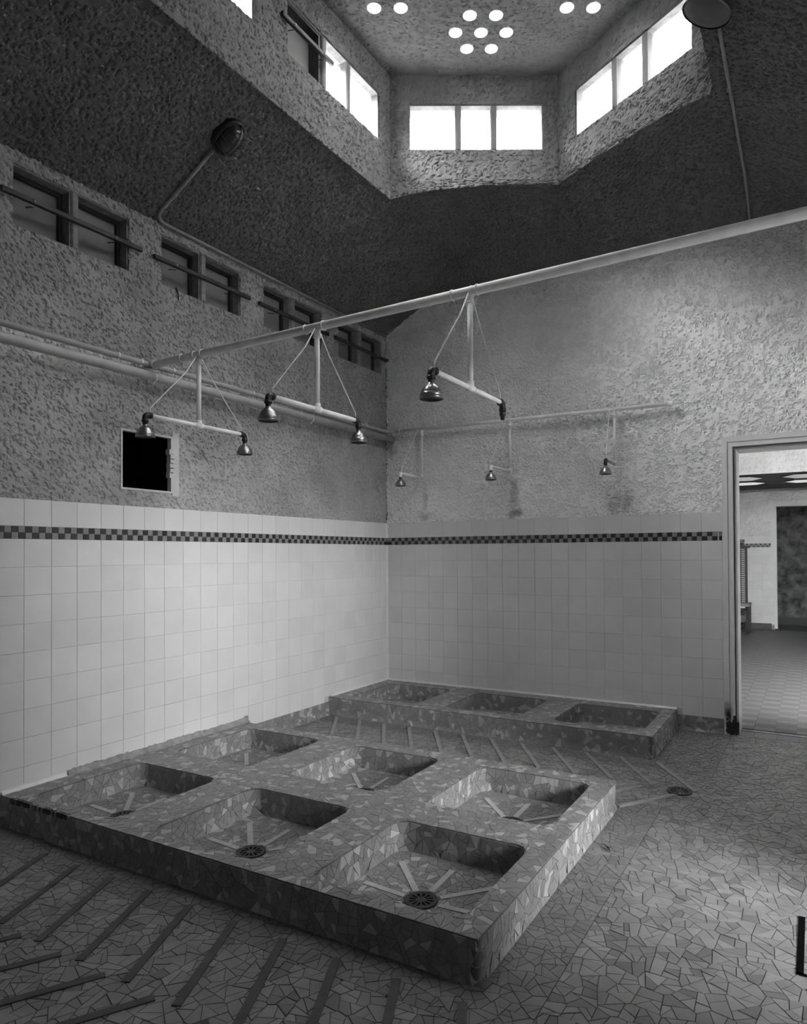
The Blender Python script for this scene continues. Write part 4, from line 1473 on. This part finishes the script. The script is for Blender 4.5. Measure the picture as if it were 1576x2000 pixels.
DBL = [(.472, 'double shower beside the left wall hanging from the overhead pipe', 'cream'), (1.357, 'middle double shower hanging from the overhead pipe', 'cream'),
       (2.252, 'double shower nearest the camera, with rusty black elbows', 'black')]
for i, (x, lab, kind) in enumerate(DBL):
    root = empty('double_shower', (x, HY, 2.13))
    tag(root, lab, 'shower', 'double showers on the overhead pipe')
    zt = hz(x) - .02
    za = 2.135
    b = Buf(); tube(b, [(x, HY, zt), (x, HY, za)], .0135, M_PIPE, 14); to_local(b.build('drop_pipe', root, smooth=True), root)
    b = Buf(); tube(b, [(x, HY, zt + .004), (x, HY, zt - .032)], .0185, M_PIPE, 14); tube(b, [(x, HY, zt - .03), (x, HY, zt - .038)], .0215, M_PIPE, 14); to_local(b.build('socket', root, smooth=True), root)
    y0, y1 = HY - .375, HY + .375
    for s, ye in ((-1, y0), (1, y1)):
        b = Buf(); tube(b, [(x, HY, za), (x, ye - s * .03, za)], .0115, M_PIPE, 14); to_local(b.build('arm', root, smooth=True), root)
        b = Buf(); m_e = M_BLACK
        tube(b, [(x, ye - s * .035, za)] + bend((x, ye - s * .03, za), (x, ye, za), (x, ye, za - .05), .018) + [(x, ye, za - .04)], .0155, m_e, 12)
        tube(b, [(x, ye - s * .038, za), (x, ye - s * .024, za)], .0185, m_e, 12); tube(b, [(x, ye, za - .026), (x, ye, za - .040)], .0185, m_e, 12)
        to_local(b.build('elbow', root, smooth=True), root)
        if i == 2 and s == 1:
            b = Buf(); tube(b, [(x, ye, za - .04), (x, ye, za - .062), (x, ye, za - .064), (x, ye, za - .085)], [.016, .016, .012, .010], M_BLACK, 12); to_local(b.build('open_nipple', root, smooth=True), root)
        else:
            ho = shower_head(root, (x, ye, za - .052), 1.07)
            to_local(ho, root)
        b = Buf()
        top = (x + .0, HY + s * .014, zt + .012)
        tube(b, [top, (x + .003, HY + s * .10, zt - .11), (x, ye - s * .03, za + .04), (x, ye - s * .03, za + .008)], .0031, M_PIPE, 8)
        to_local(b.build('stay_rod', root, smooth=True), root)
    b = Buf(); tube(b, [(x, HY - .028, za), (x, HY + .028, za)], .0165, M_PIPE, 14); tube(b, [(x, HY, za), (x, HY, za + .03)], .0175, M_PIPE, 14); to_local(b.build('tee', root, smooth=True), root)
    b = Buf(); lathe(b, (x, HY + .01, hz(x) + .02), (0, 0, 1), [(.006, 0), (.006, .006), (.003, .012), (0, .013)], M_CHROME, 10); to_local(b.build('hook_nut', root), root)

SGL = [(.433, .445, -.465, 'wall shower beside the corner on the back wall'), (1.322, 1.330, -.49, 'middle wall shower on the back wall above a dark streak'),
       (2.230, 2.240, -.385, 'wall shower nearest the doorway on the back wall')]
for i, (x, xe, ye, lab) in enumerate(SGL):
    zt = 2.545 - .0071 * (x - .14); za = 2.085
    root = empty('wall_shower', (x, -.06, za))
    tag(root, lab, 'shower', 'single showers on the back wall')
    b = Buf(); tube(b, [(x, -.06, zt), (x, -.06, za)], .0105, M_PIPE, 12); to_local(b.build('drop_pipe', root, smooth=True), root)
    b = Buf()
    lathe(b, (x, -.06, zt - .012), (0, 0, -1), [(.013, 0), (.017, .004), (.017, .014), (.013, .018), (.013, .024), (.020, .026), (.020, .040), (.0145, .044), (.0145, .060)], M_PIPE, 14)
    to_local(b.build('union', root, smooth=True), root)
    b = Buf(); tube(b, [(x, -.06, za), (xe, ye + .03, za)], .0105, M_PIPE_G if i == 2 else M_PIPE, 12); to_local(b.build('arm', root, smooth=True), root)
    b = Buf(); tube(b, [(x, -.06, za - .012), (x, -.06, za + .03)], .0145, M_PIPE, 12); to_local(b.build('tee', root, smooth=True), root)
    b = Buf(); m_e = M_BLACK if i == 2 else M_PIPE
    tube(b, bend((xe, ye + .04, za), (xe, ye, za), (xe, ye, za - .05), .02) + [(xe, ye, za - .036)], .014, m_e, 12); to_local(b.build('elbow', root, smooth=True), root)
    to_local(shower_head(root, (xe, ye, za - .045)), root)
    b = Buf(); tube(b, [(x - .035, -.062, zt + .02), (x - .035, -.08, zt - .01), (xe, ye + .02, za + .05), (xe, ye + .02, za + .008)], .0028, M_PIPE, 8); to_local(b.build('stay_rod', root, smooth=True), root)

# ================================================================== CONDUITS AND LAMPS
b = Buf()
pts = [(.02, -.03, 3.490), (.02, -2.62, 3.500)]
pts = [pts[0], (.02, -2.60, 3.500)] + bend((.02, -2.6, 3.5), (.02, -2.735, 3.502), (.25, -2.735, 3.61), .09) + [(.20, -2.735, float(zc(.2, -2.7)) - .022), (.545, -2.735, float(zc(.545, -2.7)) - .022)]
tube(b, pts, .0105, M_PIPE_G, 10)
cn = b.build('conduit', None, smooth=True)
tag(cn, 'grey conduit along the top of the left wall bending up to the caged lamp', 'conduit')
for y in (-2.56, -2.1, -1.62, -1.1, -.5):
    collar(cn, (.02, y, 3.497), (0, 1, 0), .0105, M_PIPE_G, .02)
collar(cn, (.215, -2.735, float(zc(.215, -2.7)) - .022), (1, 0, .53), .0105, M_PIPE_G, .03)

# caged bulkhead lamp on the left slope
sl = np.array([.88, 0, .475]); nn = np.array([.475, 0, -.88]); sl = unit(sl); nn = unit(nn); tt = np.array([0, 1.0, 0])
lc_ = np.array([.645, -2.72, float(zc(.645, -2.7))])
lamp = empty('bulkhead_lamp', tuple(lc_))
tag(lamp, 'dark oval bulkhead lamp in a wire cage on the left ceiling slope', 'lamp')


def oval(b, levels, m, seg=28):
    rings = []
    for (a, c, d) in levels:
        rings.append(b.verts([lc_ + sl * (a * math.copysign(abs(math.cos(t)) ** .8, math.cos(t))) + tt * (c * math.copysign(abs(math.sin(t)) ** .8, math.sin(t))) + nn * d for t in np.linspace(0, 2 * PI, seg, endpoint=False)]))
    for A, B in zip(rings[:-1], rings[1:]):
        b.quads([[A + k, A + (k + 1) % seg, B + (k + 1) % seg, B + k] for k in range(seg)], m)
    b.poly([rings[-1] + k for k in range(seg)], m)


b = Buf(); oval(b, [(.112, .078, -.01), (.112, .078, .03), (.106, .072, .036)], M_BLACK); to_local(b.build('base', lamp), lamp)
b = Buf(); oval(b, [(.098, .062, .034), (.096, .060, .06), (.085, .050, .085), (.055, .030, .102), (.02, .01, .107)], M_LAMPGLASS); to_local(b.build('glass', lamp, smooth=True), lamp)
b = Buf()
ringp = [lc_ + sl * (.108 * math.cos(t)) + tt * (.073 * math.sin(t)) + nn * .04 for t in np.linspace(0, 2 * PI, 25)]
tube(b, ringp, .005, M_DRAIN, 6, False)
for a in (-.06, 0.0, .06):
    h = .073 * math.sqrt(max(0, 1 - (a / .108) ** 2))
    tube(b, [lc_ + sl * a + tt * (h * math.cos(t)) + nn * (.04 + .078 * math.sin(t)) for t in np.linspace(0, PI, 13)], .0028, M_DRAIN, 6, False)
tube(b, [lc_ + sl * (.108 * math.cos(t)) + nn * (.04 + .078 * math.sin(t)) for t in np.linspace(0, PI, 15)], .0034, M_CHROME, 6, False)
to_local(b.build('wire_cage', lamp, smooth=True), lamp)
b = Buf(); lathe(b, lc_ - sl * .02 + tt * .085 - nn * 0, tt, [(.014, -.01), (.014, .014), (.010, .016), (0, .016)], M_BLACK, 10); to_local(b.build('lug', lamp), lamp)

# second lamp and conduit on the right slope
xr = 3.235
b = Buf(); ys_ = np.linspace(-.02, -2.05, 9)
tube(b, [(xr + .012 * k / 8, y, float(zc(xr, y)) - .02) for k, y in enumerate(ys_)], .0085, M_PIPE_G, 10)
cn2 = b.build('conduit', None, smooth=True)
tag(cn2, 'thin grey conduit running down the dark right ceiling slope to the back wall', 'conduit')
for y in (-.45, -.95, -1.5):
    collar(cn2, (xr + .003, y, float(zc(xr, y)) - .02), (0, 1, 0), .0085, M_PIPE_G, .018)
lx, ly = 3.225, -2.165
lz = float(zc(lx, ly))
lamp2 = empty('ceiling_lamp', (lx, ly, lz))
tag(lamp2, 'round grey lamp base on the right ceiling slope, cut by the picture top', 'lamp')
n2_ = unit(np.array([-.40, 0, -.92]))
b = Buf(); lathe(b, np.array([lx, ly, lz]) - n2_ * .02, n2_, [(.105, 0), (.115, .04), (.115, .055), (.105, .065), (.06, .072), (0, .074)], M_BAR2, 32); to_local(b.build('base', lamp2, smooth=True), lamp2)
b = Buf(); lathe(b, np.array([lx, ly, lz]) + n2_ * .03, n2_, [(.116, 0), (.119, .004), (.119, .012), (.116, .016)], M_CHROME, 32); to_local(b.build('rim', lamp2, smooth=True), lamp2)

# ================================================================== DOORWAY AND ROOM BEYOND
d = Buf()
# painted steel frame: casing, stepped rebate and reveal
for (a0, a1, y0_, y1_) in ((3.020, 3.058, -.016, .03), (3.058, 3.064, -.006, .03), (3.064, 3.094, -.012, .14), (3.094, 3.106, .05, .17), (3.106, 3.118, .02, .24)):
    zt_ = 2.239 - (a1 - 3.020)
    d.box((a0, y0_, 0), (a1, y1_, zt_), M_DOORFR)
for (z0_, z1_, y0_, y1_) in ((2.201, 2.239, -.016, .03), (2.195, 2.201, -.006, .03), (2.165, 2.195, -.012, .14), (2.153, 2.165, .05, .17), (2.141, 2.153, .02, .24)):
    x_ = 3.020 + (2.239 - z1_)
    d.box((x_, y0_, z0_), (4.09 - (2.239 - z1_), y1_, z1_), M_DOORFR)
for (a0, a1, y0_, y1_) in ((4.052, 4.09, -.016, .03), (4.046, 4.052, -.006, .03), (4.016, 4.046, -.012, .14), (4.004, 4.016, .05, .17), (3.992, 4.004, .02, .24)):
    d.box((a0, y0_, 0), (a1, y1_, 2.239 - (4.09 - a0)), M_DOORFR)
door = d.build('door_1')
tag(door, 'white painted doorway frame rotten at the foot', kind='structure')
# rot at the foot of the jamb
rb = Buf(); R = random.Random(9)
for k in range(26):
    x_ = 3.05 + R.uniform(-.012, .060); z_ = abs(R.gauss(0, .055)); s = R.uniform(.004, .013)
    rb.box((x_ - s, -.024 + R.uniform(0, .006), z_), (x_ + s, .0, z_ + R.uniform(.015, .05)), M_BLACK)
rb.build('rotten_foot', door)
# threshold tiles
tb_ = Buf(); tb_.box((3.02, 0, -.2), (4.1, .24, -.006), M_GROUT_D)
thr = tb_.build('floor_threshold'); tag(thr, kind='structure')
for k in range(7):
    x0_ = 3.065 + .15 * k
    if x0_ > 3.95: break
    box_part(thr, (x0_ + .001, .002, -.006), (x0_ + .149, .155, .0), M_FARTILE_L, 'tile')
    box_part(thr, (x0_ + .001 - .04, .157, -.006), (x0_ + .149 - .04, .20, .004), M_FRAME, 'tile')

FX0, FX1, FY = 2.36, 5.2, 8.0
# far floor: alternating pale and dark oblong tiles
ff = Buf(); ff.box((FX0 - .2, .24, -.2), (FX1 + .2, 9.6, -.005), M_GROUT_D)
ffloor = ff.build('floor_beyond'); tag(ffloor, kind='structure')
TX, TY = .146, .1075


def fl_tile_mesh(m):
    b = Buf(); b.box((.0008, .0008, -.005), (TX - .0008, TY - .0008, 0), m)
    o = b.build('tile'); me = o.data; bpy.data.objects.remove(o)
    return me


MEL, MED = fl_tile_mesh(M_FARTILE_L), fl_tile_mesh(M_FARTILE_D)
cand = []
for i in range(-6, 14):
    for j in range(0, 73):
        x_, y_ = 3.052 + TX * i, .245 + TY * j
        if x_ < FX0 or x_ + TX > FX1 or y_ + TY > 7.95: continue
        P = np.array([(x_, y_, 0), (x_ + TX, y_, 0), (x_ + TX, y_ + TY, 0), (x_, y_ + TY, 0)])
        pr, z = project(P)
        vis = (pr[:, 0].max() > 1438 and pr[:, 0].min() < IW)
        cand.append((abs(area([tuple(q) for q in pr])) if vis else 0, x_, y_, (i + j) % 2))
cand.sort(reverse=True)
rest = Buf()
for n_, (A, x_, y_, par) in enumerate(cand):
    if n_ < 300 and A > 0:
        o = bpy.data.objects.new('tile', MEL if par else MED); col.objects.link(o); o.parent = ffloor; o.location = (x_, y_, 0)
    else:
        rest.box((x_ + .0008, y_ + .0008, -.005), (x_ + TX - .0008, y_ + TY - .0008, 0), M_FARTILE_L if par else M_FARTILE_D)
o = rest.build('tile_field', ffloor); o['kind'] = 'stuff'
# far wall with its own doorway, tiles and band
fwl = Buf()
FO, FU, FV, FN_ = (0, FY, 0), (1, 0, 0), (0, 0, 1), (0, -1, 0)
slab(fwl, FO, FU, FV, FN_, (FX0 - .2, FX1 + .2), (-.1, 3.9), (-.2, -.012), M_CONC, [(3.02, 3.95, -.2, 2.20)])
slab(fwl, FO, FU, FV, FN_, (FX0, 2.95), (0, 1.66), (-.02, -.004), M_GROUT_W)
sheet(fwl, flat_fn(FO, FU, FV, FN_), (FX0, 2.95), (1.66, 2.66), M_STUCCO, seed=51, res=.014)
sheet(fwl, flat_fn(FO, FU, FV, FN_), (2.95, FX1), (2.26, 2.66), M_STUCCO, seed=51, res=.014)
slab(fwl, FO, FU, FV, FN_, (4.0, FX1), (0, 2.66), (-.02, 0), M_WHITE)
far_wall = fwl.build('wall_far'); tag(far_wall, kind='structure')
for i in range(4):
    for z0_ in [.11 + .15 * k for k in range(9)]:
        put_tile('white', .1475, .15, M_TILE, far_wall, 'far', FX0 + .1475 * i, z0_, out=-.004)
    put_tile('white', .1475, .133, M_TILE, far_wall, 'far', FX0 + .1475 * i, 1.527, out=-.004)
for k in range(16):
    for r in range(2):
        put_tile('mosd' if (k + r) % 2 == 0 else 'mosm', MP, MH, M_MOS_D if (k + r) % 2 == 0 else M_MOS_M, far_wall, 'far', FX0 + k * MP, 1.46 + r * MH, name='mosaic_tile', out=-.0035)
sk_ = Buf(); sk_.box((FX0, FY - .012, 0), (2.95, FY, .105), M_STRIP)
bs = sk_.build('baseboard_far'); tag(bs, kind='structure')
d = Buf()
for (a0, a1, y0_, y1_) in ((2.945, 2.985, -.016, .02), (2.985, 2.990, -.004, .02), (2.990, 3.022, -.012, .14), (3.022, 3.034, .03, .2)):
    d.box((a0, FY + y0_, .0), (a1, FY + y1_, 2.267 - (a1 - 2.945)), M_DOORFR)
for k, (z0_, z1_, y0_, y1_) in enumerate(((2.227, 2.267, -.016, .02), (2.222, 2.227, -.004, .02), (2.190, 2.222, -.012, .14), (2.178, 2.190, .03, .2))):
    d.box((2.945 + (2.267 - z1_), FY + y0_, z0_), (4.0, FY + y1_, z1_), M_DOORFR)
d.box((2.945, FY - .02, 0), (2.99, FY, .09), M_MORTAR); d.box((3.0, FY - .016, 0), (3.03, FY, .02), M_BLACK)
door2 = d.build('door_2'); tag(door2, 'white frame of the second doorway in the room beyond', kind='structure')
# dim passage behind the second doorway
q = Buf()
q.box((2.2, 9.05, -.1), (5.2, 9.2, 2.7), M_DARKWALL)
q.box((2.2, 8.2, 2.5), (5.2, 9.2, 2.7), M_CONC); q.box((2.2, 8.2, -.1), (2.4, 9.2, 2.7), M_CONC); q.box((5.0, 8.2, -.1), (5.2, 9.2, 2.7), M_CONC)
q.box((2.4, 9.035, 0), (5.0, 9.05, .14), M_BAR)
wp = q.build('wall_passage'); tag(wp, kind='structure')
# side walls and roof of the room beyond; unseen roof opening added to light it
q = Buf()
q.box((FX0 - .2, .2, -.1), (FX0, 8.0, 3.9), M_STUCCO)
fwl_ = q.build('wall_beyond_left'); tag(fwl_, kind='structure')
q = Buf()
q.box((FX1, .2, -.1), (FX1 + .2, 8.0, 3.9), M_STUCCO)
tag(q.build('wall_beyond_right'), kind='structure')
q = Buf()
q.box((FX0 - .2, .2, 3.7), (FX1 + .2, 2.6, 3.9), M_STUCCO); q.box((FX0 - .2, 5.2, 3.7), (FX1 + .2, 6.0, 3.9), M_STUCCO)
q.box((FX0 - .2, 2.6, 3.7), (3.35, 5.2, 3.9), M_STUCCO); q.box((4.05, 2.6, 3.7), (FX1 + .2, 5.2, 3.9), M_STUCCO)
FCY, FCZ = 5.76, 2.55
sheet(q, flat_fn((0, FCY, 0), (1, 0, 0), (0, 0, 1), (0, -1, 0)), (FX0, FX1), (FCZ - .01, 3.7), M_STUCCO, seed=61, res=.016)
q.box((FX0, FCY + .012, FCZ + .01), (FX1, FCY + .1, 3.7), M_STUCCO)
q.box((FX0 - .2, FCY + .02, FCZ), (FX1 + .2, 8.2, FCZ + .2), M_BAR)
q.box((FX0, 7.86, FCZ - .05), (FX1, 7.96, FCZ), M_BLACK)
q.box((3.35, 2.6, 3.78), (4.05, 5.2, 3.79), M_ROOFGLASS)
cb = q.build('ceiling_beyond'); tag(cb, kind='structure')
portal((3.7, 3.9, 3.92), (0, 0, -1), .7, 2.6)
b = Buf(); tube(b, [(FX0, 7.92, 2.465), (FX1, 7.92, 2.465)], .02, M_PIPE_G, 12)
tag(b.build('ceiling_pipe', None, smooth=True), 'grey pipe under the dark ceiling edge of the room beyond', 'pipe')


def glow_mat(name, v):
    m, nt, b_ = new_mat(name)
    b_.inputs['Base Color'].default_value = g3(.6)
    b_.inputs['Emission Color'].default_value = g3(1)
    b_.inputs['Emission Strength'].default_value = v
    return m


GL1, GL2 = glow_mat('dull_roof_glass', .16), glow_mat('bright_roof_glass', .36)
hexes = [(2.45, 6.46, .36, GL1, 'nearer hexagonal roof light of the room beyond, left of the dark gap'), (3.66, 6.46, .36, GL1, 'nearer hexagonal roof light of the room beyond, right of the dark gap'),
         (2.45, 7.33, .30, GL2, 'farther, brighter hexagonal roof light of the room beyond on the left'), (3.66, 7.33, .30, GL2, 'farther, brighter hexagonal roof light of the room beyond on the right')]
for hx, hy, hw, m_, lab in hexes:
    root = empty('roof_light', (hx, hy, FCZ)); tag(root, lab, 'roof light', 'hexagonal roof lights in the room beyond')
    x0_ = -.5 if hx > 3 else FX0 - hx + .01
    poly_ = [(-.30, -hw), (.30, -hw), (.50, 0), (.30, hw), (-.30, hw), (-.50, 0)]
    if hx < 3: poly_ = [(x0_, -hw), (.30, -hw), (.50, 0), (.30, hw), (x0_, hw)]
    b = Buf(); T = b.verts([(p[0], p[1], -.004) for p in poly_]); B_ = b.verts([(p[0], p[1], -.001) for p in poly_])
    k = len(poly_)
    b.poly([T + i for i in range(k)][::-1], m_)
    for i in range(k): b.poly((T + i, T + (i + 1) % k, B_ + (i + 1) % k, B_ + i), m_)
    b.build('glass', root)
    b = Buf(); tube(b, [(p[0] * .995, p[1] * .995, -.006) for p in poly_] + [(poly_[0][0] * .995, poly_[0][1] * .995, -.006)], .008, M_BAR, 6, False); b.build('rim', root)

# high-backed slatted bench against the left side of the room beyond
bench = empty('slatted_bench', (2.52, 7.0, 0))
tag(bench, 'black high-backed slatted bench seen end-on through the doorway', 'bench')


def bpart(name, boxes, m=M_BENCH):
    b = Buf()
    for a_, c_ in boxes: b.box(a_, c_, m)
    o = b.build(name, bench); to_local(o, bench)
    return o


for x_ in (2.37, 2.605):
    bpart('post', [((x_, 6.97, 0), (x_ + .035, 7.03, 1.47))])
bpart('stile', [((2.535, 6.985, .5), (2.548, 7.015, 1.42))])
for k in range(30):
    z_ = .52 + k * .0312
    bpart('slat', [((2.40, 6.99, z_), (2.61, 7.01, z_ + .0175))])
bpart('top_rail', [((2.36, 6.95, 1.44), (2.68, 7.05, 1.475))])
bpart('seat', [((2.45, 6.55, .495), (2.70, 7.02, .525))], M_BOARD)
for x_, y_ in ((2.53, 6.12), (2.40, 6.12), (2.60, 7.5), (2.40, 7.5)):
    bpart('leg', [((x_, y_, 0), (x_ + .05, y_ + .06, .43 if y_ < 7 else .5))])
bpart('lower_seat', [((2.40, 6.10, .40), (2.64, 6.6, .43)), ((2.40, 6.5, .36), (2.62, 7.5, .40))])
bpart('stretcher', [((2.57, 6.3, .14), (2.60, 7.5, .18))])
# small dark instrument standing on the bench top
ins = empty('small_machine', (2.53, 7.0, 1.475)); tag(ins, 'small black machine standing on top of the slatted bench', 'machine')
for nm, a_, c_, m_ in (('housing', (-.10, -.05, 0), (.06, .05, .06), M_BENCH), ('carriage', (-.14, -.03, .065), (.07, .03, .11), M_BENCH), ('carriage_strip', (-.05, -.034, .085), (.055, -.029, .10), M_BOARD), ('knob', (-.075, -.02, .112), (-.045, .02, .145), M_BENCH)):
    b = Buf(); bevel_box(b, (0, 0, 0), (1, 0, 0), (0, 1, 0), (0, 0, 1), (a_[0], c_[0]), (a_[1], c_[1]), (a_[2], c_[2]), m_, .006); b.build(nm, ins)
